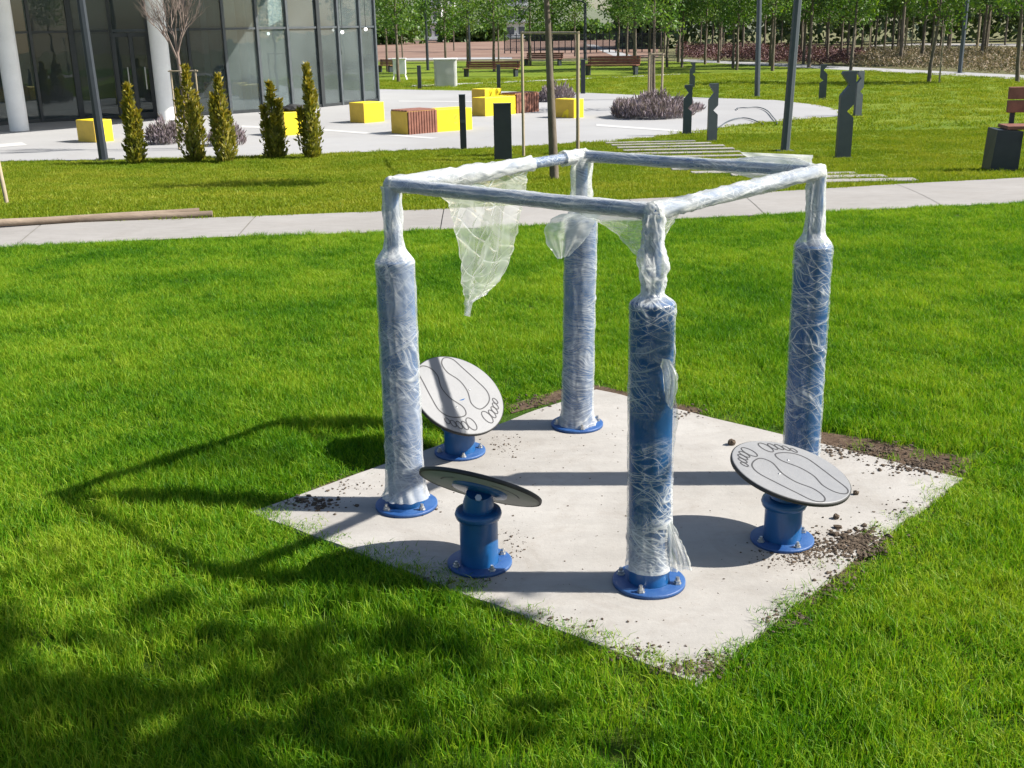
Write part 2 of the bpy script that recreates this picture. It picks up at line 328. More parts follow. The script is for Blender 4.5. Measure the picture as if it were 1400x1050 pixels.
def copy_tree(o, loc=None, rz=None, scale=None, label=None, parent=None, group=None):
    c = link(o.copy()); 
    if parent is not None: c.parent = parent
    if loc is not None: c.location = loc
    if rz is not None: c.rotation_euler = (0, 0, rz)
    if scale is not None: c.scale = (scale,) * 3 if not isinstance(scale, (tuple, list)) else scale
    if label: c['label'] = label
    if group: c['group'] = group
    for ch in list(o.children): copy_tree(ch, parent=c)
    return c
def sheet(name, poly, mat, dz, kind='structure', parent=None, label=None):
    """flat sheet over the terrain: polygon of world (x, y), cut where the terrain bends"""
    bm = bmesh.new(); vs = [bm.verts.new((p[0], p[1], 0)) for p in poly]; bm.faces.new(vs)
    bmesh.ops.triangulate(bm, faces=bm.faces[:])
    for y in YB:
        bmesh.ops.bisect_plane(bm, geom=bm.verts[:] + bm.edges[:] + bm.faces[:], plane_co=(0, y, 0), plane_no=(0, 1, 0))
    for v in bm.verts: v.co.z = terr(v.co.y) + dz
    bmesh.ops.recalc_face_normals(bm, faces=bm.faces[:])
    if sum(f.normal.z for f in bm.faces) < 0: bmesh.ops.reverse_faces(bm, faces=bm.faces[:])
    me = bpy.data.meshes.new(name); bm.to_mesh(me); bm.free(); me.materials.append(M[mat])
    o = link(bpy.data.objects.new(name, me)); o.parent = parent
    if kind: o['kind'] = kind
    if label: o['label'] = label
    return o
def inside(poly, X, Y):
    r = np.zeros(len(X), bool); n = len(poly)
    for i in range(n):
        x0, y0 = poly[i][0], poly[i][1]; x1, y1 = poly[(i+1) % n][0], poly[(i+1) % n][1]
        c = ((y0 > Y) != (y1 > Y)); 
        if y0 != y1: r ^= c & (X < (x1 - x0) * (Y - y0) / (y1 - y0) + x0)
    return r
def gpl(pts): return [gp(x, y) for x, y in pts]
# ------------------------------------------------------------------ the ground
bm = bmesh.new()
ys = [-60, -10, 0, 5] + YB + [22, 40, 80, 200, 900, 3500]; xs = [-3500, -300, -40, -10, 0, 10, 40, 300, 3500]
gv = [[bm.verts.new((x, y, terr(y) - 0.012)) for x in xs] for y in ys]
for i in range(len(ys)-1):
    for j in range(len(xs)-1): bm.faces.new((gv[i][j], gv[i][j+1], gv[i+1][j+1], gv[i+1][j]))
me = bpy.data.meshes.new('ground'); bm.to_mesh(me); bm.free(); me.materials.append(M['field'])
tag(link(bpy.data.objects.new('ground', me)), kind='structure')
path_far = [(-200, 315), (0, 308), (350, 297), (605, 287), (1015, 266), (1225, 253), (1400, 244), (1600, 232)]
path_near = [(-200, 350), (0, 340), (290, 326), (480, 321), (930, 301), (1137, 291), (1400, 279), (1600, 270)]
PF, PN = gpl(path_far), gpl(path_near)
plaza_near = [(-200, 228), (0, 222), (142, 219), (330, 215), (500, 208), (630, 204), (760, 198), (850, 193), (890, 188), (960, 178), (1030, 169), (1100, 163), (1146, 159)]
plaza_far = [(1152, 152), (1120, 144), (1060, 137), (940, 133), (800, 127), (516, 122)]
PZN, PZF = gpl(plaza_near), gpl(plaza_far)
slab_px = [(385, 697), (450, 662), (520, 640), (610, 597), (700, 560), (770, 540), (815, 534), (930, 562), (1040, 586), (1130, 610), (1302, 646), (1285, 668), (1200, 745),
           (1165, 775), (1110, 806), (1060, 850), (1020, 892), (955, 924), (900, 907), (830, 880), (700, 835), (640, 806), (600, 786), (500, 757), (440, 736)]
SLAB = gpl(slab_px)
lawn_near_poly = [(-9, -2), (9, -2), (12, 8)] + [tuple(p[:2]) for p in reversed(PN)] + [(-12, 8)]
sheet('lawn', lawn_near_poly, 'lawn_near', 0.0)
mid_poly = [tuple(p[:2]) for p in PF] + [(16, 22), tuple(gp(1600, 118)[:2]), tuple(gp(1400, 108)[:2]), tuple(gp(1150, 95)[:2]), tuple(gp(1050, 90)[:2]), tuple(gp(930, 84)[:2]), tuple(gp(600, 84)[:2]), tuple(gp(400, 86)[:2]), tuple(gp(-200, 150)[:2])]
sheet('lawn', mid_poly, 'lawn_mid', 0.0)
pth = sheet('path', [tuple(p[:2]) for p in PN] + [tuple(p[:2]) for p in reversed(PF)], 'joint', 0.004)
def lerp_line(L, x):          # point on a pixel polyline at picture column x
    for (x0, y0), (x1, y1) in zip(L, L[1:]):
        if x0 <= x <= x1: t = (x - x0) / (x1 - x0); return (x, y0 + (y1 - y0) * t)
cuts_far = [-200, 60, 350, 607, 860, 1013, 1225, 1420, 1600]; cuts_near = [-200, 20, 325, 602, 885, 1046, 1290, 1500, 1600]
for i in range(len(cuts_far) - 1):
    a = [lerp_line(path_near, x) for x in np.linspace(cuts_near[i], cuts_near[i+1], 5)]
    b = [lerp_line(path_far, x) for x in np.linspace(cuts_far[i+1], cuts_far[i], 5)]
    P = [Vector(q[:2]) for q in gpl(a + b)]; c = sum(P, Vector((0, 0))) / len(P)
    P = [c + (p - c) * (1 - 0.006 / max(0.5, (p - c).length)) for p in P]
    sheet('concrete_panel', P, 'path', 0.012, kind=None, parent=pth)
plz = sheet('plaza', [tuple(p[:2]) for p in PZN + PZF] + [(-9, 45), (-40, 45), (-40, 16)], 'plaza', 0.006)
for a in ([(-100, 206), (30, 195), (38, 199), (-100, 210)], [(330, 172), (430, 176), (600, 189), (590, 190.5), (425, 178), (330, 175)], [(815, 170), (960, 181), (955, 182.5), (815, 173)], [(545, 138), (690, 139), (690, 140.2), (545, 139.2)]):
    sheet('pale_band', [tuple(p[:2]) for p in gpl(a)], 'plaza_band', 0.010, kind=None, parent=plz)
# back path beyond the lawn, dirt lot, pale far path
sheet('back_path', [tuple(p[:2]) for p in gpl([(930, 84), (1050, 90), (1150, 95.5), (1400, 109), (1600, 120), (1600, 114), (1400, 103), (1150, 91), (1050, 86), (930, 81)])], 'plaza', 0.008)
sheet('back_path', [tuple(p[:2]) for p in gpl([(560, 119), (800, 108.5), (930, 102), (930, 101), (800, 107), (560, 117)])], 'plaza_band', 0.010)
sheet('dirt_lot', [tuple(p[:2]) for p in gpl([(380, 84), (610, 82), (780, 80), (900, 78), (900, 52), (700, 54), (380, 58)])], 'dirt', 0.006)
sheet('far_path', [tuple(p[:2]) for p in gpl([(800, 61), (812, 61), (870, 78), (845, 79)])], 'plaza', 0.012)
sheet('far_path', [tuple(p[:2]) for p in gpl([(530, 83), (620, 81.5), (700, 81), (700, 78.5), (620, 79), (530, 80)])], 'plaza', 0.016)
sheet('far_path', [tuple(p[:2]) for p in gpl([(1190, 62), (1260, 59.5), (1400, 60), (1500, 62), (1500, 66), (1400, 63.5), (1260, 62), (1190, 63.5)])], 'path', 0.012)
# concrete pad under the equipment
cx = sum(p.x for p in SLAB)/len(SLAB); cy = sum(p.y for p in SLAB)/len(SLAB)
corners = [gp(345, 706), gp(815, 537), gp(1312, 659), gp(950, 940)]
bm = bmesh.new()
cl = [Vector((p.x, p.y)) for p in corners]
rim = []
for i in range(4):
    a, b = cl[i], cl[(i+1) % 4]
    for k in range(24):
        q = a.lerp(b, k/24); q += Vector((noise.noise(Vector((q.x*5, q.y*5, 3))), noise.noise(Vector((q.x*5, q.y*5, 9))))) * 0.015; rim.append(q)
top = [bm.verts.new((q.x, q.y, 0.018)) for q in rim]; ins = [bm.verts.new((q.x + (q.x-cx)*0.006, q.y + (q.y-cy)*0.006, -0.05)) for q in rim]
bm.faces.new(top)
for i in range(len(rim)): j = (i+1) % len(rim); bm.faces.new((top[i], ins[i], ins[j], top[j]))
bmesh.ops.recalc_face_normals(bm, faces=bm.faces[:])
me = bpy.data.meshes.new('concrete_pad'); bm.to_mesh(me); bm.free(); me.materials.append(M['slab'])
tag(link(bpy.data.objects.new('concrete_pad', me)), 'pale square concrete pad set in the green lawn', None, kind='structure')
ZP = 0.018
# soil strips along the pad's edges
for k, poly in enumerate(([(1080, 585), (1220, 606), (1325, 628), (1335, 652), (1295, 668), (1200, 640), (1080, 606)], [(690, 556), (770, 532), (815, 527), (960, 560), (960, 572), (815, 541), (770, 546), (700, 566)],
             [(360, 700), (430, 668), (520, 636), (520, 648), (440, 688), (400, 712)], [(1040, 770), (1150, 735), (1215, 728), (1170, 785), (1130, 815), (1045, 880), (1035, 860), (1120, 795), (1150, 770), (1090, 775)])):
    sheet('soil', [tuple(p[:2]) for p in gpl(poly)], 'soil', 0.0035 if k != 3 else 0.0045)
# ------------------------------------------------------------------ grass (uncountable): instanced tufts
tuft_col = bpy.data.collections.new('tufts')
def make_tuft(nb, rad, hmin, hmax, wid, lean, seed, mat):
    r = random.Random(seed); vs = []; fs = []; rn = []
    for _ in range(nb):
        a = r.uniform(0, 6.283); q = rad * math.sqrt(r.random()); x, y = q*math.cos(a), q*math.sin(a)
        h = r.uniform(hmin, hmax); la = r.uniform(0, 6.283); l = h * r.uniform(0.05, lean) ; ta = r.uniform(0, 3.1416)
        wx, wy = math.cos(ta)*wid*r.uniform(.7, 1.2), math.sin(ta)*wid*r.uniform(.7, 1.2)
        dx, dy = math.cos(la)*l, math.sin(la)*l; o = len(vs)
        vs += [(x-wx/2, y-wy/2, -0.005), (x+wx/2, y+wy/2, -0.005), (x+dx*.35-wx*.45, y+dy*.35-wy*.45, h*.55), (x+dx*.35+wx*.45, y+dy*.35+wy*.45, h*.55), (x+dx, y+dy, h*(1-.25*l/h))]
        fs += [(o, o+1, o+3, o+2), (o+2, o+3, o+4)]; rn += [r.random()] * 5
    me = bpy.data.meshes.new('tuft'); me.from_pydata(vs, [], fs); me.materials.append(M[mat])
    at = me.attributes.new('rnd', 'FLOAT', 'POINT'); at.data.foreach_set('value', rn)
    return bpy.data.objects.new('tuft', me)
def scatter(name, pts, scl, tufts, label, cat, rots=None, kind='stuff'):
    col = bpy.data.collections.new(name + '_set')
    for t_ in tufts: col.objects.link(t_)
    n = len(pts); me = bpy.data.meshes.new(name); me.from_pydata([tuple(p) for p in pts], [], [])
    rot = np.zeros((n, 3)); rot[:, 2] = rng.uniform(0, 6.283, n); rot[:, 0] = rng.normal(0, .12, n); rot[:, 1] = rng.normal(0, .12, n)
    me.attributes.new('rot', 'FLOAT_VECTOR', 'POINT').data.foreach_set('vector', rot.astype(np.float32).ravel())
    me.attributes.new('scl', 'FLOAT_VECTOR', 'POINT').data.foreach_set('vector', np.asarray(scl, np.float32).ravel())
    me.attributes.new('pick', 'INT', 'POINT').data.foreach_set('value', rng.integers(0, len(tufts), n).astype(np.int32))
    o = link(bpy.data.objects.new(name, me))
    g = bpy.data.node_groups.new(name, 'GeometryNodeTree')
    g.interface.new_socket('Geometry', in_out='INPUT', socket_type='NodeSocketGeometry'); g.interface.new_socket('Geometry', in_out='OUTPUT', socket_type='NodeSocketGeometry')
    gi = g.nodes.new('NodeGroupInput'); go = g.nodes.new('NodeGroupOutput'); ip = g.nodes.new('GeometryNodeInstanceOnPoints'); ci = g.nodes.new('GeometryNodeCollectionInfo')
    ci.inputs['Collection'].default_value = col; ci.inputs['Separate Children'].default_value = True; ci.inputs['Reset Children'].default_value = True
    def na(nm, ty):
        x = g.nodes.new('GeometryNodeInputNamedAttribute'); x.data_type = ty; x.inputs['Name'].default_value = nm; return x.outputs[0]
    er = g.nodes.new('FunctionNodeEulerToRotation'); g.links.new(na('rot', 'FLOAT_VECTOR'), er.inputs[0])
    g.links.new(gi.outputs[0], ip.inputs['Points']); g.links.new(ci.outputs[0], ip.inputs['Instance']); ip.inputs['Pick Instance'].default_value = True
    g.links.new(na('pick', 'INT'), ip.inputs['Instance Index']); g.links.new(er.outputs[0], ip.inputs['Rotation']); g.links.new(na('scl', 'FLOAT_VECTOR'), ip.inputs['Scale'])
    g.links.new(ip.outputs[0], go.inputs[0])
    md = o.modifiers.new('scatter', 'NODES'); md.node_group = g
    return tag(o, label, cat, None, kind)
def vis_mask(X, Y, m=60):
    q = np.stack([X, Y, np.array([terr(y) for y in Y]) - CAMH]); R = np.array(CAMR.transposed()); c = R @ q
    px = 700 + FPX * c[0] / -c[2]; py = 525 - FPX * c[1] / -c[2]
    return (c[2] < 0) & (px > -m*2) & (px < 1400 + m*2) & (py < 1050 + 150)
def rand_pts(x0, x1, y0, y1, dens):
    n = int((x1-x0)*(y1-y0)*dens); return rng.uniform(x0, x1, n), rng.uniform(y0, y1, n)
def fbm(X, Y, s, off=0.0): return np.array([noise.noise(Vector((x*s+off, y*s, off))) for x, y in zip(X, Y)])
# lush near lawn
near_pts = []; near_scl = []
X, Y = rand_pts(-5.5, 6.5, 1.2, 11, 760)
keep = vis_mask(X, Y); keep &= rng.random(len(X)) < np.clip(1.25 - (Y - 2) * 0.085, 0.5, 1)
X, Y = X[keep], Y[keep]
wob = 0.05; jx = X + 0.018*rng.normal(size=len(X)) + wob*fbm(X, Y, 5.0, 2.0); jy = Y + 0.018*rng.normal(size=len(X)) + wob*fbm(X, Y, 5.0, 8.0)
k2 = inside([p[:2] for p in [Vector(q) for q in lawn_near_poly]], X, Y) & ~inside([tuple(p[:2]) for p in SLAB], jx, jy)
X, Y = X[k2], Y[k2]
soil_area = inside([tuple(p[:2]) for p in gpl([(1100, 588), (1220, 606), (1316, 628), (1322, 660), (1100, 614)])], X, Y) | inside([tuple(p[:2]) for p in gpl([(690, 560), (770, 530), (815, 524), (965, 559), (955, 572), (815, 541)])], X, Y) | inside([tuple(p[:2]) for p in gpl([(372, 700), (430, 672), (500, 640), (520, 646), (440, 690)])], X, Y)
k3 = ~soil_area | (rng.random(len(X)) < 0.08); X, Y = X[k3], Y[k3]
thin = fbm(X, Y, 2.2, 6.0) + 0.6*fbm(X, Y, 7.0, 3.0); kk = (thin < 0.42) | (rng.random(len(X)) < 0.7); X, Y = X[kk], Y[kk]
hf = 0.76 + 0.3*fbm(X, Y, 1.3) + 0.3*fbm(X, Y, 5, 4.0)
# cropped, thinner grass within a hand's width of the pad
def dist_poly(poly, X, Y):
    d = np.full(len(X), 9.0)
    for i in range(len(poly)):
        a, b = poly[i], poly[(i+1) % len(poly)]; ex, ey = b[0]-a[0], b[1]-a[1]; t = np.clip(((X-a[0])*ex + (Y-a[1])*ey) / (ex*ex+ey*ey), 0, 1)
        d = np.minimum(d, np.hypot(X - a[0] - t*ex, Y - a[1] - t*ey))
    return d
ds = dist_poly([tuple(p[:2]) for p in SLAB], X, Y)
hf *= np.clip(0.5 + ds * 2.2, 0.5, 1)
hf *= np.clip(1.25 - (Y - 1.8) * 0.06, 0.75, 1.25)
near_tufts = [make_tuft(52, 0.06, 0.03, 0.078, 0.0025, 0.8, 100 + i, 'blade') for i in range(6)]
scatter('grass', np.stack([X, Y, np.zeros(len(X))], 1), np.stack([np.ones(len(X)), np.ones(len(X)), hf], 1), near_tufts, 'lush bright green grass growing around the concrete pad', 'grass')
nA = len(X)
# shorter, yellower lawn beyond the path, as far as blades show
X, Y = rand_pts(-14, 22, 9.5, 22, 120)
keep = vis_mask(X, Y) & inside(mid_poly, X, Y) & ~inside([tuple(p[:2]) for p in PZN + PZF] + [(-9, 45), (-40, 45), (-40, 16)], X, Y)
X, Y = X[keep], Y[keep]
X2, Y2 = rand_pts(-12, 40, 22, 50, 14)
keep = vis_mask(X2, Y2) & inside(mid_poly, X2, Y2) & ~inside([tuple(p[:2]) for p in PZN + PZF] + [(-9, 45), (-40, 45), (-40, 16)], X2, Y2)
X2, Y2 = X2[keep], Y2[keep]
s1 = np.full(len(X), 1.0); s2 = np.full(len(X2), 1.9)
X, Y, s_ = np.r_[X, X2], np.r_[Y, Y2], np.r_[s1, s2]
hf = 0.75 + 0.5*fbm(X, Y, 0.8)
mid_tufts = [make_tuft(44, 0.11, 0.025, 0.06, 0.006, 0.9, 300 + i, 'blade_mid') for i in range(4)]
scatter('grass', np.stack([X, Y, [terr(y) for y in Y]], 1), np.stack([s_, s_, hf*s_**0.5], 1), mid_tufts, 'short yellowish lawn grass between the path and the plaza', 'grass')
print('tufts', nA, len(X))
# ------------------------------------------------------------------ the exercise frame
HB = 1.15
def at_h(px, py, z): return gp(px, py, z)
base = {'A': gp(556, 691, ZP), 'B': gp(789, 581, ZP), 'C': gp(887, 796, ZP)}
topp = {'A': at_h(535, 252, HB), 'B': at_h(797, 213, HB), 'C': at_h(893, 289, HB), 'D': at_h(1118, 235, HB)}
base['D'] = Vector((topp['D'].x, topp['D'].y, ZP)) + Vector((0.005, -0.01, 0))
for k in 'ABCD':
    topp[k] = topp[k].lerp(Vector((base[k].x, base[k].y, HB)), 0.12)
R_P = 0.0625
ctr = sum((base[k] for k in 'ABCD'), Vector()) / 4; ctr.z = 0
frame = thing('exercise_frame', 'blue four-post exercise frame wrapped in clear plastic film on the concrete pad', 'exercise frame', ctr)
ZT = zfor(base['C'].lerp(topp['C'], 0.75), 414)
def film_tube(name, ctrf, radf, opf, ulen, n, m, mat, parent, off, amp, fq, seed, diag=1.0):
    """film sleeve: ctrf(v) axis point, radf(v, th) radius, both with crease relief"""
    vs = []; op = []; uvs = []
    frames = []
    for i in range(m+1):
        v = i/m; p = ctrf(v); q = ctrf(min(1, v+1e-3)) - ctrf(max(0, v-1e-3)); d = q.normalized(); frames.append((p, d))
    ref = Vector((0, 1, 0)) if abs(frames[0][1].z) > 0.7 else Vector((0, 0, 1))
    for i, (p, d) in enumerate(frames):
        ref = (ref - d*ref.dot(d)).normalized(); w_ = d.cross(ref)
        for j in range(n):
            th = 2*math.pi*j/n; c, s_ = math.cos(th), math.sin(th); v = i/m
            r0 = radf(v, th)
            P3 = Vector((c*1.2 + seed, s_*1.2, v*ulen*fq*0.35 + diag*th*0.6*0))
            tw = th + v*ulen*2.2*diag
            k1 = 1 - abs(noise.noise(Vector((math.cos(tw)*2.0 + seed, math.sin(tw)*2.0, v*ulen*fq*0.25))))*2
            k2 = noise.noise(Vector((c*3.1, s_*3.1 + seed, v*ulen*fq)))
            r = r0 + amp*(max(0, k1)**3*0.9 + 0.6*k2)
            vs.append(p + (ref*c + w_*s_)*r); op.append(opf(v, th))
            uvs.append((th*0.066, v*ulen))
    fs = []; fuv = []
    for i in range(m):
        for j in range(n):
            a, b, c_, d_ = i*n+j, i*n+(j+1) % n, (i+1)*n+(j+1) % n, (i+1)*n+j; fs.append((a, b, c_, d_))
            for idx, jj, ii in ((a, j, i), (b, j+1, i), (c_, j+1, i+1), (d_, j, i+1)): fuv.append((2*math.pi*jj/n*0.066 + seed, ii/m*ulen))
    return film_obj(name, vs, fs, op, fuv, mat, parent, off)
def film_obj(name, vs, fs, op, fuv, mat, parent, off):
    mb = MB(); mb.add(vs, fs, True); me = mb.mesh(name, mat, off)
    at = me.attributes.new('op', 'FLOAT', 'POINT'); at.data.foreach_set('value', op)
    ul = me.uv_layers.new(name='uv'); ul.data.foreach_set('uv', [c for uvp in fuv for c in uvp])
    o = link(bpy.data.objects.new(name, me)); o.parent = parent; return o
def sst(a, b, x): t = min(1, max(0, (x-a)/(b-a))); return t*t*(3-2*t)
wraps = {'A': dict(mat='film_a', body=0.22, neck=0.45, nr=0.032, z0=0.055, bulge=0.0, flare=0.022),
         'B': dict(mat='film_b', body=0.20, neck=0.36, nr=0.05, z0=0.02, bulge=0.0, flare=0.026),
         'C': dict(mat='film_c', body=0.01, neck=0.42, nr=0.031, z0=0.075, bulge=0.016, flare=0.006),
         'D': dict(mat='film_d', body=0.03, neck=0.42, nr=0.031, z0=0.03, bulge=0.0, flare=0.016)}
for si, k in enumerate('ABCD'):
    b, t = base[k], topp[k]; W = wraps[k]
    ax = lambda z, b=b, t=t: b.lerp(t, (z - ZP)/(HB - ZP))
    ps = MB(); ps.tube([ax(ZP), ax(ZT)], R_P, 40, cap=False); ps.lathe([(R_P, 0), (R_P*.97, .004), (0, .004)], ax(ZT), 40)
    po = part('post', ps, 'blue', frame, ctr)
    fl = MB(); fl.lathe([(R_P+.001, .012), (.108, .012), (.111, .010), (.111, 0.0), (0, 0)], b, 48)
    fo = part('flange', fl, 'blue_scuffed', po, ctr)
    for bi in range(4):
        an = bi*math.pi/2 + 0.75 + si; c = b + Vector((math.cos(an)*.089, math.sin(an)*.089, .012))
        bt = MB(); bt.lathe([(.013, 0), (.013, .003), (.010, .003), (.010, .011), (.006, .012), (.006, .022), (0, .022)], c, 6, smooth=False)
        part('bolt', bt, 'steel', po, ctr)
    up = MB(); up.tube([ax(ZT+.002), ax(HB)], 0.024, 20); part('upright', up, 'blue', po, ctr)
    L = HB - W['z0'] - 0.005
    zf = lambda v, W=W, L=L: W['z0'] + v*L
    def radf(v, th, W=W, zf=zf, k=k):
        z = zf(v); r = R_P + 0.004
        if z > ZT - 0.004:
            u = sst(ZT - 0.004, ZT + (0.055 if k != 'C' else 0.03), z); r = r*(1-u) + W['nr']*u
            nn = noise.noise(Vector((math.cos(th)*1.6, math.sin(th)*1.6, z*16 + si*7)))
            r += 0.008*u*nn
            if W['bulge']: r += W['bulge']*u*math.exp(-((z - ZT - 0.10)/0.035)**2)*(1 + 1.2*nn) + 0.006*u*noise.noise(Vector((math.cos(th)*3, math.sin(th)*3, z*60)))
            if k == 'B': r += 0.012*u*math.cos(2*th+.5)
        fl_ = math.exp(-(z - W['z0'])/0.035)
        r += W['flare']*fl_*(0.6 + 1.1*abs(noise.noise(Vector((math.cos(th)*2.2+si*3, math.sin(th)*2.2, z*14)))))
        r += 0.006*math.exp(-((z-.42*(1+.08*si))/.012)**2)*max(0, noise.noise(Vector((math.cos(th), math.sin(th), si*5.0)))+.25)
        if k == 'C': r += 0.012*math.exp(-((z-.55)/.05)**2)*max(0, math.cos(th-4.7))**4
        return r
    def opf(v, th, W=W, zf=zf):
        z = zf(v); u = sst(ZT-.01, ZT+.03, z)
        return W['body'] + (W['neck']-W['body'])*u + 0.35*math.exp(-(z-W['z0'])/0.05) + (0.15*sst(.35, .1, z) if W['mat'] == 'film_c' else 0)
    film_tube('film_wrap', lambda v, ax=ax, zf=zf: ax(zf(v)), radf, opf, L, 72, 210, W['mat'], po, ctr, 0.0032 if k != 'C' else 0.0030, 34, si*3.7+1)
# beams
bm_spec = [('A', 'C', 'film_beam', 0.0212, 0.40, 0.0035), ('A', 'B', None, 0, 0, 0), ('B', 'D', 'film_beam', 0.0212, 0.27, 0.003), ('C', 'D', 'film_white', 0.0235, 0.26, 0.005)]
BR = 0.0190
for si, (p, q, mat, rr, op_, am) in enumerate(bm_spec):
    P, Q = topp[p], topp[q]; mb = MB(); mb.tube([P, Q], BR, 20); bo = part('beam', mb, 'blue', frame, ctr)
    if mat:
        def rf(v, th, rr=rr, si=si): return rr + 0.003*math.exp(-(v/.06)**2) + 0.003*math.exp(-((1-v)/.06)**2) + (0.010*sst(.62, .8, v)*sst(.98, .9, v)*(1+math.cos(th*2)) if si == 2 else 0)
        film_tube('film_wrap', lambda v, P=P, Q=Q: P.lerp(Q, -.01 + v*1.02), rf, lambda v, th, o=op_: o, (Q-P).length, 32, 150, mat, bo, ctr, am, 16, si*5.1+20)
    else:
        E1 = P.lerp(Q, 0.70)
        def rf(v, th): return 0.0225 + 0.012*math.sin(v*3.1)*abs(noise.noise(Vector((v*9, math.cos(th), math.sin(th))))) + 0.012*math.sin(min(1, v*1.1)*math.pi)*max(0, math.cos(th-math.pi))
        film_tube('film_wrap', lambda v, P=P, E1=E1: P.lerp(E1, v), rf, lambda v, th: 0.45, (E1-P).length, 28, 130, 'film_white', bo, ctr, 0.008, 18, 33.0)
        film_tube('film_wrap', lambda v, Q=Q, E1=E1: E1.lerp(Q, -.05+v*0.8), lambda v, th: 0.0205, lambda v, th: 0.14, .3, 28, 60, 'film_beam', bo, ctr, 0.003, 16, 37.0)
        film_tube('film_wrap', lambda v, Q=Q, P=P: Q.lerp(P, -.02+v*0.14), lambda v, th: 0.027+.002*v, lambda v, th: 0.4, .12, 28, 40, 'film_white', bo, ctr, 0.004, 60, 41.0)
for k in 'ABCD':     # rounded corner joints
    mb = MB(); mb.lathe([(0.0245*math.sin(a), -0.0245*math.cos(a)) for a in np.linspace(0.01, math.pi-.01, 12)], topp[k], 20); part('corner_joint', mb, 'blue', frame, ctr)
    vs, fs, op, fuv = [], [], [], []
    n, m = 30, 18
    for i in range(m+1):
        for j in range(n):
            a, b_ = math.pi*i/m, 2*math.pi*j/n; d = Vector((math.sin(a)*math.cos(b_), math.sin(a)*math.sin(b_), math.cos(a)))
            vs.append(topp[k] + d*(0.0275 + 0.006*noise.noise(d*2.6 + Vector((ord(k)*2.0, 0, 0))))); op.append(0.5)
    for i in range(m):
        for j in range(n):
            fs.append((i*n+j, (i+1)*n+j, (i+1)*n+(j+1) % n, i*n+(j+1) % n)); fuv += [(j*.006, i*.006), (j*.006, (i+1)*.006), ((j+1)*.006, (i+1)*.006), ((j+1)*.006, i*.006)]
    film_obj('film_wrap', vs, fs, op, fuv, 'film_white', frame, ctr)
# loose film sheets: traced outlines on the vertical plane they hang in, with folds
def plane_hit(px, py, p0, nrm):
    d = ray(px, py); t = (p0 - CAMP).dot(nrm) / d.dot(nrm); return CAMP + d*t
def film_sheet(name, rows, p0, nrm, parent, off, mat, op0, fold, seed, nu=36, sub=6):
    vs, fs, op, fuv = [], [], [], []; R = []
    for (a, b) in zip(rows, rows[1:]):
        for s_ in range(sub): t = s_/sub; R.append([a[i] + (b[i]-a[i])*t for i in range(4)])
    R.append(list(rows[-1])); m = len(R) - 1
    for i, (lx, ly, rx, ry) in enumerate(R):
        for j in range(nu+1):
            u = j/nu; px, py = lx + (rx-lx)*u, ly + (ry-ly)*u
            ed = 3.2*noise.noise(Vector((px*.11, py*.11, seed))) + 1.2*noise.noise(Vector((px*.4, py*.4, seed)))
            P = plane_hit(px + ed*(1 if j in (0, nu) else 0), py, p0, nrm); vv = i/m
            f = fold*min(1, vv*3)*(1.2*noise.noise(Vector((u*4.0+seed, vv*1.0, 1.7))) + 0.22*noise.noise(Vector((u*9+seed, vv*5, 4))) + 0.18*(1-2*abs(noise.noise(Vector((u*6, vv*5+seed, 2))))))
            vs.append(P + nrm*f); op.append(op0 + 0.3*(max(0, 1-vv*5)) + 0.25*(1 if j in (0, nu) or i == m else 0))
    for i in range(m):
        for j in range(nu):
            a = i*(nu+1)+j; fs.append((a, a+1, a+nu+2, a+nu+1))
            for ii, jj in ((i, j), (i, j+1), (i+1, j+1), (i+1, j)): fuv.append((jj/nu*.22 + seed, ii/m*.4))
    return film_obj(name, vs, fs, op, fuv, mat, parent, off)
dAB = (topp['B'] - topp['A']).normalized(); nAB = dAB.cross(Vector((0, 0, 1))).normalized()
hs = film_sheet('hanging_film', [(560, 243, 726, 219), (596, 262, 723, 232), (613, 278, 719, 252), (618, 302, 710, 286), (626, 332, 704, 318), (630, 362, 697, 350), (632, 386, 681, 384), (635, 401, 664, 402), (638.5, 413, 643, 413), (637.5, 432, 638.5, 432)],
           topp['A'], nAB, None, tuple(topp['A'].lerp(topp['B'], .5)), 'film_sheet', 0.14, 0.022, 2.0)
hs.location = topp['A'].lerp(topp['B'], .5); tag(hs, 'torn sheet of clear plastic film hanging from the frame beam to a ragged tip', 'plastic film')
dAC = (topp['C'] - topp['A']).normalized(); nAC = dAC.cross(Vector((0, 0, 1))).normalized()
film_sheet('film_web', [(788, 290, 900, 300), (822, 306, 898, 312), (846, 322, 896, 326), (862, 340, 893, 342), (874, 352, 890, 353)], topp['C'], nAC, frame, ctr, 'film_sheet', 0.08, 0.008, 5.0, 18, 4)
dCD = (topp['D'] - topp['C']).normalized(); nCD = dCD.cross(Vector((0, 0, 1))).normalized()
film_sheet('film_web', [(894, 300, 931, 288), (896, 312, 922, 304), (897, 326, 912, 320), (898, 344, 901, 342)], topp['C'], nCD, frame, ctr, 'film_sheet', 0.16, 0.006, 8.0, 14, 4)
dBD = (topp['D'] - topp['B']).normalized(); nBD = dBD.cross(Vector((0, 0, 1))).normalized()
film_sheet('film_web', [(1012, 208, 1110, 212), (1034, 222, 1112, 222), (1048, 238, 1095, 238)], topp['D'], nBD, frame, ctr, 'film_sheet', 0.3, 0.012, 11.0, 18, 5)
film_sheet('film_web', [(768, 292, 822, 292), (752, 300, 815, 302), (743, 318, 806, 318), (750, 336, 798, 330), (762, 354, 778, 350)], base['B'].lerp(topp['B'], .7) + Vector((0, -.09, 0)), Vector((0.1, -1, 0)).normalized(), frame, ctr, 'film_sheet', 0.35, 0.02, 14.0, 18, 5)
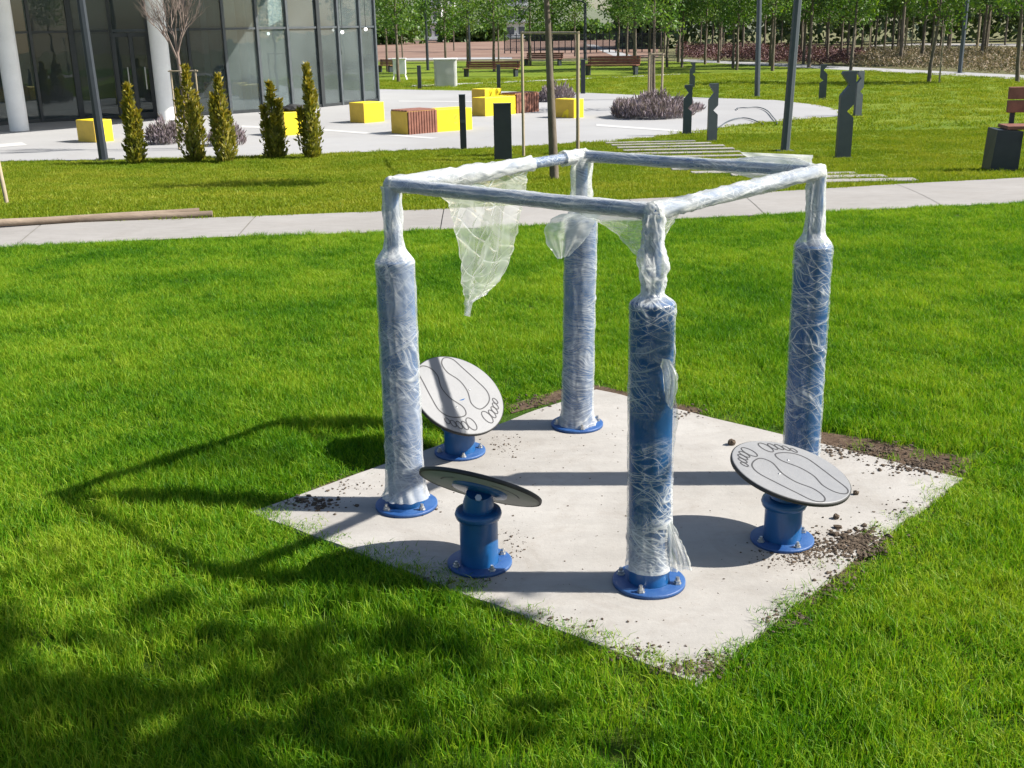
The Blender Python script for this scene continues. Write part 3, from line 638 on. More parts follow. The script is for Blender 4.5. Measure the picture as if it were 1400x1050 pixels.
film_sheet('film_web', [(912, 722, 918, 712), (914, 745, 930, 738), (916, 768, 942, 762), (918, 782, 946, 778)], base['C'] + Vector((.03, -.05, 0)), Vector((0.3, -1, 0)).normalized(), frame, ctr, 'film_sheet', 0.30, 0.02, 17.0, 14, 5)
film_sheet('film_web', [(905, 490, 916, 492), (902, 500, 926, 510), (906, 516, 928, 524), (908, 530, 923, 548), (910, 548, 917, 560)], base['C'].lerp(topp['C'], .5) + Vector((.03, -.066, 0)), Vector((0.3, -1, 0)).normalized(), frame, ctr, 'film_sheet', 0.35, 0.012, 19.0, 14, 4)
# ------------------------------------------------------------------ twist discs
DR = 0.196
def catmull(P, n=8, closed=True):
    out = []; k = len(P)
    for i in range(k if closed else k-1):
        p0, p1, p2, p3 = [P[(i+j-1) % k] for j in range(4)]
        for s_ in range(n):
            t = s_/n; out.append(tuple(0.5*((2*p1[a]) + (-p0[a]+p2[a])*t + (2*p0[a]-5*p1[a]+4*p2[a]-p3[a])*t*t + (-p0[a]+3*p1[a]-3*p2[a]+p3[a])*t**3) for a in (0, 1)))
    return out
SOLE = [(.055, -.125), (.032, -.112), (.025, -.08), (.040, -.04), (.036, 0), (.015, .04), (.024, .066), (.055, .066), (.084, .052), (.098, .024), (.094, -.02), (.086, -.07), (.078, -.11)]
TOES = [(.027, .099, .014, .022), (.051, .097, .0085, .015), (.068, .090, .0078, .0135), (.083, .080, .0072, .012), (.096, .066, .0065, .0105)]
def ribbon(mb, pts, wd, z, R, c, closed=True):
    n = len(pts); vs = []
    for i in range(n):
        a, b = pts[i-1] if (closed or i) else pts[i], pts[(i+1) % n] if (closed or i < n-1) else pts[i]
        tx, ty = b[0]-a[0], b[1]-a[1]; l = math.hypot(tx, ty) or 1; nx, ny = -ty/l, tx/l
        for s_ in (-.5, .5): vs.append(c + R @ Vector((pts[i][0]+nx*wd*s_, pts[i][1]+ny*wd*s_, z)))
    fs = [(2*i, 2*((i+1) % n), 2*((i+1) % n)+1, 2*i+1) for i in range(n if closed else n-1)]
    mb.add(vs, fs)
def twist_disc(label, bpx, cpy, maj_deg, toward, toe_img, ph, chr_=0.062, dx=0.0):
    b = gp(*bpx, ZP); zc = zfor(b, cpy); c = Vector((b.x + dx, b.y, zc)); th = thing('twist_disc', label, 'twist disc', b, 'twist discs on the concrete pad')
    d = (c - CAMP).normalized(); right = CAMR @ Vector((1, 0, 0)); right = (right - d*right.dot(d)).normalized(); up = right.cross(d)
    s_ = math.sqrt(1 - toward*toward); a = math.radians(maj_deg)
    nrm = (right*math.sin(a)*s_ + up*math.cos(a)*s_ - d*toward).normalized()
    ty = (right*toe_img[0] - up*toe_img[1]); 
    # toe direction: the in-plane vector whose picture direction is toe_img
    ty = ty - d*(ty.dot(nrm)/d.dot(nrm)) if abs(d.dot(nrm)) > .15 else ty - nrm*ty.dot(nrm)
    ty = (ty - nrm*ty.dot(nrm)).normalized(); tx = ty.cross(nrm); R = Matrix((tx, ty, nrm)).transposed()
    pr = chr_
    pe = MB(); pe.tube([b, b + Vector((0, 0, ph))], pr, 36, cap=True); po = part('pedestal', pe, 'blue', th, b)
    co = MB(); co.lathe([(pr, ph-.022), (pr+.010, ph-.02), (pr+.014, ph-.008), (pr+.010, ph+.004), (pr-.002, ph+.006), (0, ph+.006)], b, 36); part('collar', co, 'blue', po, b)
    fl = MB(); fl.lathe([(pr+.001, .011), (.100, .011), (.103, .009), (.103, 0), (0, 0)], b, 44); part('flange', fl, 'blue_scuffed', po, b)
    for i in range(4):
        an = 1.1 + i*math.pi/2 + bpx[0]; q = b + Vector((math.cos(an)*.083, math.sin(an)*.083, .011))
        bt = MB(); bt.lathe([(.012, 0), (.012, .003), (.009, .003), (.009, .010), (.005, .011), (.005, .018), (0, .018)], q, 6, smooth=False); part('bolt', bt, 'steel', po, b)
    ctop = c - nrm*0.022; jb = b + Vector((0, 0, ph+.004))
    jt = MB(); jt.tube([jb, jb.lerp(ctop, .45), ctop], [pr*.80, pr*.80, pr*.66], 30); jo = part('pivot_joint', jt, 'blue', th, b)
    for sgn in (-1, 1):
        q = jb.lerp(ctop, .55) + tx*sgn*pr*.78 ; bt = MB(); bt.tube([q, q + tx*sgn*.012], .011, 6); part('bolt', bt, 'steel', jo, b)
    sl = MB(); sl.lathe([(0, -.020), (.085, -.020), (.088, -.018), (.088, -.0085)], c, 40, R=R); part('mounting_plate', sl, 'blue', th, b)
    un = MB(); un.lathe([(0, -.0085), (DR-.004, -.0085), (DR-.004, -.004)], c, 64, R=R); part('underside', un, 'plate_under', th, b)
    ru = MB(); ru.lathe([(DR-.004, -.010), (DR, -.009), (DR+.001, -.004), (DR+.0005, .002), (DR-.002, .0035), (DR-.004, .0035)], c, 72, R=R); part('rubber_rim', ru, 'rubber', th, b)
    pl = MB(); pl.lathe([(DR-.003, -.004), (DR-.003, .004), (DR-.005, .005), (0, .005)], c, 72, R=R, smooth=False); plo = part('plate', pl, 'plate', th, b)
    for sgn in (-1, 1):
        aa = 0.10*sgn; S = 1.40
        def tf(p, sgn=sgn): x, y = p[0]*S*sgn*.94, p[1]*S + .004; return (x*math.cos(aa*.6) + y*math.sin(aa*.6), -x*math.sin(aa*.6) + y*math.cos(aa*.6))
        fo = MB(); ribbon(fo, [tf(p) for p in catmull(SOLE)], .0048, .0058, R, c)
        for (x, y, rx, ry) in TOES:
            ribbon(fo, [tf((x + rx*math.cos(k*.3927) , y + ry*math.sin(k*.3927))) for k in range(16)], .0040, .0061, R, c)
        part('footprint_outline', fo, 'groove', plo, b)
    for sx, sy in ((-.02, .0), (.05, .05)):
        bt = MB(); bt.lathe([(.004, .005), (.004, .0066), (0, .0066)], c + R @ Vector((sx*1.6-.03, sy, 0)), 8, R=R); part('screw', bt, 'steel', plo, b)
    for rr, a0, a1 in ((.125, .3, 1.5), (.125, 2.6, 4.0), (.125, 4.8, 5.6)):
        rb = MB(); ribbon(rb, [(rr*math.cos(x), rr*math.sin(x)) for x in np.linspace(a0, a1, 14)], .006, -.0092, R, c, closed=False); part('slot', rb, 'groove', th, b)
    return th
twist_disc('tilted grey foot disc facing out, crossed by the shadow band of a post', (629, 618), 540, 31, 0.70, (0.62, 0.78), 0.125)
twist_disc('foot disc seen edge-on from below on a blue collared pedestal', (656, 770), 665, 14.5, -0.16, (1, .25), 0.183, 0.0605, 0.01)
twist_disc('grey foot disc with upturned footprints beside a heap of soil', (1069, 738), 645, 19.4, 0.42, (-0.84, -0.54), 0.145, 0.0605, 0.014)
# ------------------------------------------------------------------ soil crumbs and stones
_b = bmesh.new(); bmesh.ops.create_icosphere(_b, subdivisions=1, radius=1); _b.verts.index_update()
ICV = np.array([v.co[:] for v in _b.verts]); ICF = np.array([[v.index for v in f.verts] for f in _b.faces]); _b.free()
def crumbs(name, spots, label):
    V, Fs = [], []; o = 0; cr_ = np.random.default_rng(4)
    for (x, y, sx, sy, n, r0, r1) in spots:
        for _ in range(n):
            q = gp(x + random.gauss(0, sx), y + random.gauss(0, sy), ZP); r = r0 + (r1-r0)*random.random()**2.5
            sc_ = r*cr_.uniform(.6, 1.3, 3); sc_[2] *= .55; a = cr_.uniform(0, 6.28); c_, s_ = math.cos(a), math.sin(a)
            P = ICV*sc_*cr_.uniform(.72, 1.25, (len(ICV), 1))
            P = np.stack([P[:, 0]*c_ - P[:, 1]*s_, P[:, 0]*s_ + P[:, 1]*c_, P[:, 2]], 1) + np.array([q.x, q.y, q.z + r*.25])
            V.append(P); Fs.append(ICF + o); o += len(ICV)
    me = bpy.data.meshes.new(name); me.from_pydata(np.concatenate(V).tolist(), [], np.concatenate(Fs).tolist()); me.materials.append(M['clod'])
    return tag(link(bpy.data.objects.new(name, me)), label, 'soil', None, 'stuff')
crumbs('soil_crumbs', [(1088, 752, 20, 4, 420, .001, .005), (1150, 746, 32, 10, 1100, .001, .0075), (1095, 762, 28, 8, 420, .001, .005), (1180, 742, 16, 9, 400, .001, .009), (1175, 735, 18, 7, 120, .003, .014), (1180, 616, 40, 6, 600, .001, .008), (1265, 637, 30, 6, 600, .001, .009),
   (740, 549, 28, 6, 120, .002, .009), (930, 563, 22, 5, 90, .002, .009), (425, 688, 24, 6, 170, .002, .010), (480, 665, 26, 7, 60, .002, .007), (690, 610, 12, 8, 90, .001, .005), (585, 690, 12, 6, 60, .001, .006), (700, 745, 14, 12, 90, .001, .005),
   (945, 914, 26, 7, 320, .0015, .009), (990, 900, 20, 8, 120, .001, .007), (860, 893, 26, 6, 160, .001, .007), (740, 850, 40, 6, 160, .001, .006), (620, 798, 30, 5, 120, .001, .006), (1075, 845, 18, 10, 160, .001, .008), (1240, 700, 20, 12, 140, .001, .006), (895, 890, 26, 8, 40, .001, .006), (1140, 800, 20, 14, 110, .002, .010), (850, 700, 220, 110, 210, .0008, .0035), (820, 590, 90, 20, 60, .0008, .004), (650, 690, 60, 30, 60, .0008, .004), (1190, 690, 50, 30, 50, .001, .005)],
   'crumbs of dark soil scattered over the concrete pad and its edges')
for (x, y, r, lab) in ((1000, 608, .016, 'round brown clod lying beside the foot disc and its shadow'), (1143, 709, .011, 'dark lump of earth near the pedestal by the soil heap'), (1170, 676, .010, 'small dark clod past the rim of the foot disc')):
    bmx = bmesh.new(); c0 = gp(x, y, ZP); ic = bmesh.ops.create_icosphere(bmx, subdivisions=3, radius=1)['verts']
    for v in ic: v.co = v.co*r*(1 + .35*noise.noise(v.co*1.6 + Vector((x, 0, 0))) + .12*noise.noise(v.co*5)); 
    for v in ic: v.co.z = max(v.co.z, -r*.6)
    me = bpy.data.meshes.new('earth_clod'); bmx.to_mesh(me); bmx.free(); me.materials.append(M['clod'])
    o = link(bpy.data.objects.new('earth_clod', me)); o.location = c0 + Vector((0, 0, r*.6)); tag(o, lab, 'clod')
# ------------------------------------------------------------------ wooden poles on the path, leaning stake
def pole3(a, b, r): mb = MB(); n = 9; mb.tube([a.lerp(b, i/n) + Vector((0, 0, .006*noise.noise(Vector((i*.7, a.x, 0))))) for i in range(n+1)], [r*(1+.08*noise.noise(Vector((i*.9, a.y, 4)))) for i in range(n+1)], 14); return mb
for (a, b, lab) in (((-60, 312), (291, 298), 'long round timber pole lying along the path edge, paler front one'), ((-60, 318), (268, 297), 'long round timber pole lying behind another on the path edge')):
    pa, pb = gp(*a), gp(*b); up_ = Vector((0, 0, .035))
    if 'behind' in lab: pa += Vector((0, .05, .02)); pb += Vector((0, .13, .0))
    solo('timber_pole', pole3(pa + up_, pb + up_, .034), 'log', lab, 'timber pole', tuple(pa), 'timber poles by the path')
sb_ = gp(10, 279); stp = CAMP + ray(-6, 205) * ((sb_ - CAMP).length*1.01)
solo('wooden_stake', pole3(sb_ - Vector((0, 0, .05)), stp, .022), 'stake', 'slim wooden stake leaning in the lawn above the timber poles', 'stake', tuple(sb_))
# ------------------------------------------------------------------ stepping planks through the lawn
lines = [(828, 950, 196), (836, 972, 199), (844, 990, 202.5), (852, 1003, 206.5), (862, 1012, 211), (872, 1024, 216), (884, 1040, 221.5), (900, 1060, 227), (918, 1085, 232.5), (945, 1120, 237.5), (1000, 1170, 241), (1052, 1210, 245), (1090, 1252, 250)]
for i, (x0, x1, y) in enumerate(lines):
    a, b = gp(x0, y + 1.5), gp(x1, y - 1.5); c = (a+b)/2; mb = MB(); mb.box((0, 0, 0), ((b-a).length, .16 + .06*(i/12), .05), math.atan2(b.y-a.y, b.x-a.x), bev=.006)
    o = solo('stepping_plank', mb, 'path', 'pale concrete stepping strip laid across the lawn between plaza and path', 'stepping strip', (0, 0, 0), 'stepping strips through the lawn'); o.location = c + Vector((0, 0, .012))
# ------------------------------------------------------------------ street furniture
def lamp_post(bpx, wpx, label, h=4.6, mat='anthracite', top=None, taper=.75, arm=1):
    b = gp(*bpx); wd = wpx*mpp(b); t = thing('lamp_post', label, 'lamp post', b, 'lamp posts in the park')
    lean = Vector((0, 0, 0))
    if top is not None:
        z = zfor(b, top[1]); q = CAMP + ray(*top) * ((Vector((b.x, b.y, z)) - CAMP).length); lean = Vector((q.x-b.x, 0, 0)) / (q.z-b.z)
    mb = MB(); mb.tube([(0, 0, -.05), lean*h*.5 + Vector((0, 0, h*.5)), lean*h + Vector((0, 0, h))], [wd*.62, wd*.62*(1+taper)/2, wd*.62*taper], 8, smooth=False); part('pole', mb, mat, t)
    fb = MB(); fb.box((0, 0, .01), (wd*2.2, wd*2.2, .02), bev=.004); part('base_plate', fb, mat, t)
    tp = lean*h + Vector((0, 0, h)); am = MB(); am.tube([tp - Vector((0, 0, .05)), tp + Vector((.25*arm, 0, .12)), tp + Vector((.7*arm, 0, .16))], wd*.3, 8); part('arm', am, mat, t)
    hd = MB(); hd.box(tp + Vector((.95*arm, 0, .15)), (.6, .22, .06), bev=.015); ho = part('lamp_head', hd, mat, t)
    ls = MB(); ls.box(tp + Vector((.98*arm, 0, .117)), (.42, .15, .008)); part('lens', ls, 'white_paint', ho)
    return t
lamp_post((142, 219), 10.5, 'tall dark lamp post rising from the lawn edge before the glass building', 5.2, 'anthracite', (110, 0))
lamp_post((1073, 207), 10, 'thick slate-grey lamp post beside the stepping strips in the lawn', 5.2, 'slate', (1091, 0))
lamp_post((1035, 133), 6.2, 'slender slate-grey lamp post at the far edge of the plaza', 5.0, 'slate', (1038, 0))
lamp_post((642, 88), 3.4, 'dark lamp post behind the long brown bench and the wrapped box', 4.2, 'anthracite', None, .8, -1)
lamp_post((585, 96), 3.2, 'dark lamp post behind the white box on legs', 4.3, 'anthracite', None, .8, -1)
lamp_post((800, 82), 3.4, 'dark lamp post at the end of the bench by the pale far path', 3.6, 'anthracite', None, .8, -1)
lamp_post((1312, 100), 5, 'grey lamp post standing in the brown hedge', 4.6, 'slate', None, .9, 1)
def zig_bollard(bpx, top_y, wpx, label, flip=1, rz=0.0, depth=.5):
    b = gp(*bpx); h = zfor(b, top_y) - b.z; wd = wpx*mpp(b); W2 = wd/2
    P = [(-W2, -.05), (W2, -.05), (W2, h*.47), (-W2*.0, h*.545), (W2*1.0, h*.63), (W2, h), (-W2*.75, h), (-W2*.95, h*.97), (W2*.15, h*.84), (-W2*.95, h*.73), (-W2, h*.70)]
    P = [(x*flip, z) for x, z in P]
    if flip < 0: P = P[::-1]
    R = Matrix(((1, 0, 0), (0, 0, -1), (0, 1, 0))); R = Matrix.Rotation(rz, 3, 'Z') @ R
    t = thing('park_bollard', label, 'bollard', b, 'zigzag-cut bollards around the plaza')
    mb = MB(); mb.prism(P, -wd*depth/2, wd*depth/2, R); part('body', mb, 'slate', t)
    bp_ = MB(); bp_.box((0, 0, .008), (wd*1.25, wd*depth*1.5, .016), rz); part('base_plate', bp_, 'anthracite', t)
    return t
zig_bollard((1152, 216), 97, 19, 'large zigzag-cut grey bollard in the lawn past the thick lamp post')
zig_bollard((1172, 158), 97, 10, 'dark zigzag bollard standing just behind the large grey one', 1, .3)
zig_bollard((1124, 136), 88, 9.5, 'zigzag bollard by the tip of the plaza, near the lamp post', -1, -.2)
zig_bollard((939, 185), 116, 11.5, 'notched grey bollard beside the lavender bed, at its near side', 1, -.1)
zig_bollard((973, 194), 114, 12.5, 'notched grey bollard next to the bicycle hoops', 1, .1)
zig_bollard((946, 121), 85, 7, 'notched bollard behind the lavender bed on the far lawn', 1, 0)
def slab_bollard(bpx, top_y, wpx, label, depth=.5, mark=True):
    b = gp(*bpx); h = zfor(b, top_y) - b.z; wd = wpx*mpp(b); t = thing('post_light', label, 'bollard', b)
    mb = MB(); mb.box((0, 0, h/2-.02), (wd, wd*depth, h+.04), bev=.006); part('body', mb, 'anthracite', t)
    mb = MB(); mb.box((0, 0, h+.006), (wd*1.03, wd*depth*1.06, .012)); part('cap', mb, 'slate', t)
    if mark: mb = MB(); mb.box((0, -wd*depth/2-.003, h*.53), (wd*.8, .008, .05)); part('lens', mb, 'slate', t)
    return t
slab_bollard((634, 205), 130, 8.5, 'narrow dark light post at the plaza edge by the slatted cube', 1.0)
slab_bollard((688, 219), 142, 24, 'broad dark metal panel standing in the lawn beside the staked tree', .35, False)
for (x, y0, y1, w_, lab) in ((574, 122, 90, 5, 'small dark bollard before the white box on legs'), (682, 122, 89, 5, 'small dark bollard in front of the long brown bench'), (797, 128, 82, 6, 'dark bollard at the bench end next to the staked tree')):
    slab_bollard((x, y0), y1, w_, lab, .9, False)
# loops of irrigation pipe lying on the ground
for pts, lab in (([(981, 180), (986, 174), (996, 167.5), (1008, 164), (1020, 163.5), (1032, 167), (1041, 174)], 'thin dark pipe curving over the lawn edge by the notched bollard'), ([(1008, 151.5), (1022, 149), (1036, 148.5), (1047, 152), (1055, 160), (1059, 172)], 'thin dark pipe curving over the plaza nearer the thick lamp post')):
    Q = [Vector((*q, 0)) for q in catmull([tuple(gp(x, y)[:2]) for x, y in pts], 6, False)]
    for q in Q: q.z = terr(q.y) + .035
    mb = MB(); mb.tube(Q, .012, 8); solo('irrigation_pipe', mb, 'slate', lab, 'pipe', tuple(Q[0]), 'irrigation pipes')
# yellow seating cubes
def cube_seat(fl, fr, yt, label, depth=.5, faces=('yellow', 'ochre'), slats=0, hh=None, group='yellow seating cubes on the plaza'):
    """fl, fr: bottom corners of the front face in the picture; yt: picture row of the top over the front-left corner"""
    a, b = gp(*fl), gp(*fr); wd = (b-a).length; c = (a+b)/2; h = (zfor(a, yt) - a.z) if hh is None else hh; dp = depth; rz = math.atan2(b.y-a.y, b.x-a.x)
    t = thing('seat_cube', label, 'seat cube', c, group, rz); t['wd'] = wd
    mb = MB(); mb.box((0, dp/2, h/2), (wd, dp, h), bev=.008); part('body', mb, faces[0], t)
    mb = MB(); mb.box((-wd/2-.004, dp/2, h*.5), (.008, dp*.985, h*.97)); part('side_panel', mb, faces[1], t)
    if slats:
        mb = MB(); mb.box((0, -.006, h/2), (wd*.99, .012, h*.98)); part('slat_backing', mb, 'slat_gap', t)
        for i in range(slats):
            sw = wd/slats; mb = MB(); mb.box((-wd/2 + (i+.5)*sw, -.024, h/2), (sw*.74, .026, h), bev=.003); part('slat', mb, 'slat', t)
        for i in range(5):
            mb = MB(); mb.box((0, dp*(i+.5)/5, h+.014), (wd, dp/5*.84, .026), bev=.003); part('slat', mb, 'slat', t)
    return t
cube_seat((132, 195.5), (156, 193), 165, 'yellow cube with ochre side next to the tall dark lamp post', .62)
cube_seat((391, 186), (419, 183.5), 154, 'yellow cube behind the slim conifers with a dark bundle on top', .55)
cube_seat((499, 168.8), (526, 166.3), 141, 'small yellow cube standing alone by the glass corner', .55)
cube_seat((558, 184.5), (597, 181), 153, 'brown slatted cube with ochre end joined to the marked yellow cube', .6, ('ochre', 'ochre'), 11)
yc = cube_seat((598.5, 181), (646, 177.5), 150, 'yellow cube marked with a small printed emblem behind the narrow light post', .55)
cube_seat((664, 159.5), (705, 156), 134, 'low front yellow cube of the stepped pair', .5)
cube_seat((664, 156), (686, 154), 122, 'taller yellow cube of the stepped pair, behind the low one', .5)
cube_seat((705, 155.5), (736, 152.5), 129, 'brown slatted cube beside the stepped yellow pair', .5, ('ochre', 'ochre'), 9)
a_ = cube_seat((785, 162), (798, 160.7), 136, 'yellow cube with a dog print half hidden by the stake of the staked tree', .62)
# printed emblems (flat print on the cubes)
h_ = (gp(646, 180) - gp(598, 180)).length
em = MB(); ribbon(em, [(.045*math.cos(k*.52), .045*math.sin(k*.52)) for k in range(12)], .012, 0, Matrix(((1, 0, 0), (0, 0, -1), (0, 1, 0))), Vector((0, 0, .30)))
em.box((0, 0, .30), (.03, .001, .03)); em.box((0, 0, .18), (.09, .001, .015)); em.box((0, 0, .15), (.07, .001, .012))
o = part('emblem', em, 'ochre', yc); o.location = (0.02, -.004, 0)
dg = MB(); dg.prism([(-.12, 0), (-.05, .0), (-.02, .08), (.03, .06), (.04, 0), (.10, 0), (.11, .17), (.07, .20), (.0, .16), (-.06, .12)], 0, .001, Matrix(((1, 0, 0), (0, 0, -1), (0, 1, 0))))
o = part('printed_emblem', dg, 'yellow', a_); o.rotation_euler = (0, 0, -math.pi/2); o.location = (-a_['wd']/2 - .0105, .28, .01)
bd = gp(408, 166); zt_ = zfor(gp(403, 176), 153)
bn = bmesh.new(); 
for v in bmesh.ops.create_icosphere(bn, subdivisions=3, radius=1)['verts']: v.co = Vector((v.co.x*.28, v.co.y*.18, max(-.05, v.co.z*.10)))*(1 + .4*noise.noise(v.co*2.5))
me = bpy.data.meshes.new('dark_bundle'); bn.to_mesh(me); bn.free(); me.materials.append(M['black_cloth'])
q = gp(403, 185); o = link(bpy.data.objects.new('dark_bundle', me)); o.location = (q.x, q.y + .25, zfor(q, 154) + .05); tag(o, 'black cloth bundle lying on the yellow cube behind the conifers', 'bundle')
# benches
def long_bench(x0, x1, yb, yt, label, nsl=3, legs=True, slab_ends=False):
    a, b = gp(x0, yb), gp(x1, yb); L = (b-a).length; c = (a+b)/2; h = zfor(c, yt) - c.z; k = h/.80; an = math.atan2(b.y-a.y, b.x-a.x)
    t = thing('park_bench', label, 'bench', c, 'brown slatted benches', an)
    for i in range(3): mb = MB(); mb.box((0, .08*k + i*.15*k, .44*k), (L, .135*k, .045*k), bev=.006); part('seat_slat', mb, 'slat', t)
    for i in range(nsl): mb = MB(); mb.box((0, .50*k + .02*i, (.535 + i*.12)*k), (L, .04*k, .105*k), bev=.006); part('back_slat', mb, 'slat', t)
    n = max(2, int(L/1.6) + 1)
    for i in range(n):
        x = -L/2 + .12 + (L-.24)*i/(n-1); mb = MB(); mb.box((x, .24*k, .20*k), (.10, .40*k, .44*k)); mb.box((x, .54*k, .60*k), (.05, .04*k, .44*k)); part('support', mb, 'anthracite', t)
    return t
long_bench(632, 706, 105, 85, 'long brown bench behind the wrapped grey box')
long_bench(798, 870, 103, 78, 'long brown bench on the far lawn past the staked tree')
long_bench(514, 534, 99, 82, 'orange-brown bench next to the glass corner')
long_bench(715, 765, 90, 73, 'far brown bench seen behind the staked tree')
# near bench at the frame edge
b0 = gp(1352, 236); k = 1.0
t = thing('park_bench', 'brown bench with dark block end beside the concrete path', 'bench', b0, 'brown slatted benches', -0.12)
mp_ = mpp(b0); Lx = 2.2
blk = MB(); R_ = Matrix.Identity(3)
blk.add([(0, -.02, -.05), (.34, -.05, -.05), (.36, -.03, .52), (.05, 0, .54), (.02, .42, -.05), (.34, .42, -.05), (.36, .42, .52), (.05, .42, .54)], [(0,1,2,3),(5,4,7,6),(1,5,6,2),(4,0,3,7),(3,2,6,7),(0,4,5,1)])
part('end_block', blk, 'anthracite', t)
blk2 = MB(); blk2.add([(x + Lx, y, z) for x, y, z in blk.v], blk.f); part('end_block', blk2, 'anthracite', t)
for i in range(3):
    mb = MB(); mb.box((Lx/2 + .32, .07 + i*.145, .563), (Lx + .3, .13, .045), bev=.006); part('seat_slat', mb, 'slat', t)
mb = MB(); mb.box((Lx/2 + .32, -.075, .44), (Lx - .1, .04, .17), bev=.006); part('front_slat', mb, 'slat', t)
for i in range(2):
    mb = MB(); mb.box((Lx/2 + .42, .46, .80 + i*.17), (Lx + .3, .05, .155), bev=.008); part('back_slat', mb, 'slat', t)
for x in (.36, Lx + .3): mb = MB(); mb.box((x, .50, .62), (.06, .03, .40)); part('back_support', mb, 'anthracite', t)
# white box on legs, wrapped grey box
b = gp(547, 109); m_ = mpp(b); t = thing('notice_box', 'white box on splayed legs near the glass corner', 'box', b)
h = zfor(b, 80) - b.z; wd = 17*m_
mb = MB(); mb.box((0, 0, h*.62), (wd, wd*.6, h*.70), bev=.01); part('body', mb, 'white_paint', t)
mb = MB(); mb.box((0, 0, h*.99), (wd*1.15, wd*.75, .05), bev=.01); part('lid', mb, 'white_paint', t)
for sx in (-1, 1):
    for sy in (-1, 1): mb = MB(); mb.tube([(sx*wd*.40, sy*wd*.2, h*.3), (sx*wd*.55, sy*wd*.35, 0)], .025, 6); part('leg', mb, 'white_paint', t)
b = gp(610, 118); m_ = mpp(b); h = zfor(b, 80) - b.z; wd = 29*m_
t = thing('wrapped_box', 'grey kiosk box wrapped in cloudy sheet before the long brown bench', 'box', b)
mb = MB(); mb.box((0, 0, h*.48), (wd, wd*.7, h*.96), bev=.02); part('body', mb, 'frame_grey', t)
mb = MB(); mb.box((0, 0, h*.98), (wd*1.12, wd*.82, h*.05), bev=.01); part('lid', mb, 'white_paint', t)
vs, fs, op, fuv = [], [], [], []; n, m_2 = 40, 20
for i in range(m_2+1):
    for j in range(n):
        an = 2*math.pi*j/n; c_, s_ = math.cos(an), math.sin(an); q = max(abs(c_), abs(s_)); z = h*.95*i/m_2
        f = 1.03 + .03*noise.noise(Vector((c_*3, s_*3, z*3))); vs.append(Vector((c_/q*wd/2*f, s_/q*wd*.35*f, z))); op.append(.5)
for i in range(m_2):
    for j in range(n):
        fs.append((i*n+j, i*n+(j+1) % n, (i+1)*n+(j+1) % n, (i+1)*n+j)); fuv += [(j*.02, i*.02), (j*.02+.02, i*.02), (j*.02+.02, i*.02+.02), (j*.02, i*.02+.02)]
film_obj('cloudy_wrap', vs, fs, op, fuv, 'bucket', t, (0, 0, 0))
# ------------------------------------------------------------------ the glass building
fac_px = [(-140, 182), (-40, 174.5), (58, 167.5), (113, 164.5), (166, 162.5), (216, 160.5), (268, 158.5), (316, 156), (360, 153), (400, 150), (441, 146.5), (467, 144), (496, 141), (516, 138.5)]
F = gpl(fac_px); bo = F[6].copy(); GZ = ZLOW + .012
for p in F: p.z = GZ
bld = thing('glass_building', 'glass-walled building with dark mullions and white round columns', 'building', bo)
ZTR = zfor(F[9], 38); HTOP = GZ + 4.6
ctrF = Vector((-16, 34, 0))
for i, p in enumerate(F):
    d = (F[min(i+1, len(F)-1)] - F[max(0, i-1)]); an = math.atan2(d.y, d.x); light = i >= 7
    mb = MB(); wdt = .16 if i in (3, 5, 10) else .09
    mb.box((p.x, p.y, (GZ+HTOP)/2), (wdt*.8, .16, HTOP-GZ), an); part('mullion', mb, 'frame_grey' if light and i not in (10,) else 'frame_metal', bld, bo)
    if i < len(F)-1:
        q = F[i+1]; dd = q-p; L = dd.length - .09; c = (p+q)/2; an = math.atan2(dd.y, dd.x)
        for z0, z1 in ((GZ+.08, ZTR-.03), (ZTR+.03, HTOP-.05)):
            mb = MB(); mb.box((c.x, c.y, (z0+z1)/2), (L, .02, z1-z0), an); part('pane', mb, 'glass_right' if light else 'glass', bld, bo)
        mb = MB(); mb.box((c.x, c.y, ZTR), (L, .11, .055), an); part('transom', mb, 'frame_grey' if light or i in (4, 5) else 'frame_metal', bld, bo)
        mb = MB(); mb.box((c.x, c.y, GZ+.04), (L, .11, .08), an); part('bottom_rail', mb, 'frame_metal', bld, bo)
# return wall going back from the corner
p = F[-1]; back = [p + Vector((-.25, 1.6, 0)), p + Vector((-.7, 3.4, 0)), p + Vector((-1.6, 5.4, 0))]; prev = p
for q in back:
    dd = q-prev; an = math.atan2(dd.y, dd.x); c = (prev+q)/2; L = dd.length-.09
    mb = MB(); mb.box((q.x, q.y, (GZ+HTOP)/2), (.08, .12, HTOP-GZ), an); part('mullion', mb, 'frame_grey', bld, bo)
    for z0, z1 in ((GZ+.08, ZTR-.03), (ZTR+.03, HTOP-.05)):
        mb = MB(); mb.box((c.x, c.y, (z0+z1)/2), (L, .02, z1-z0), an); part('pane', mb, 'glass_right', bld, bo)
    mb = MB(); mb.box((c.x, c.y, ZTR), (L, .11, .055), an); part('transom', mb, 'frame_grey', bld, bo)
    prev = q
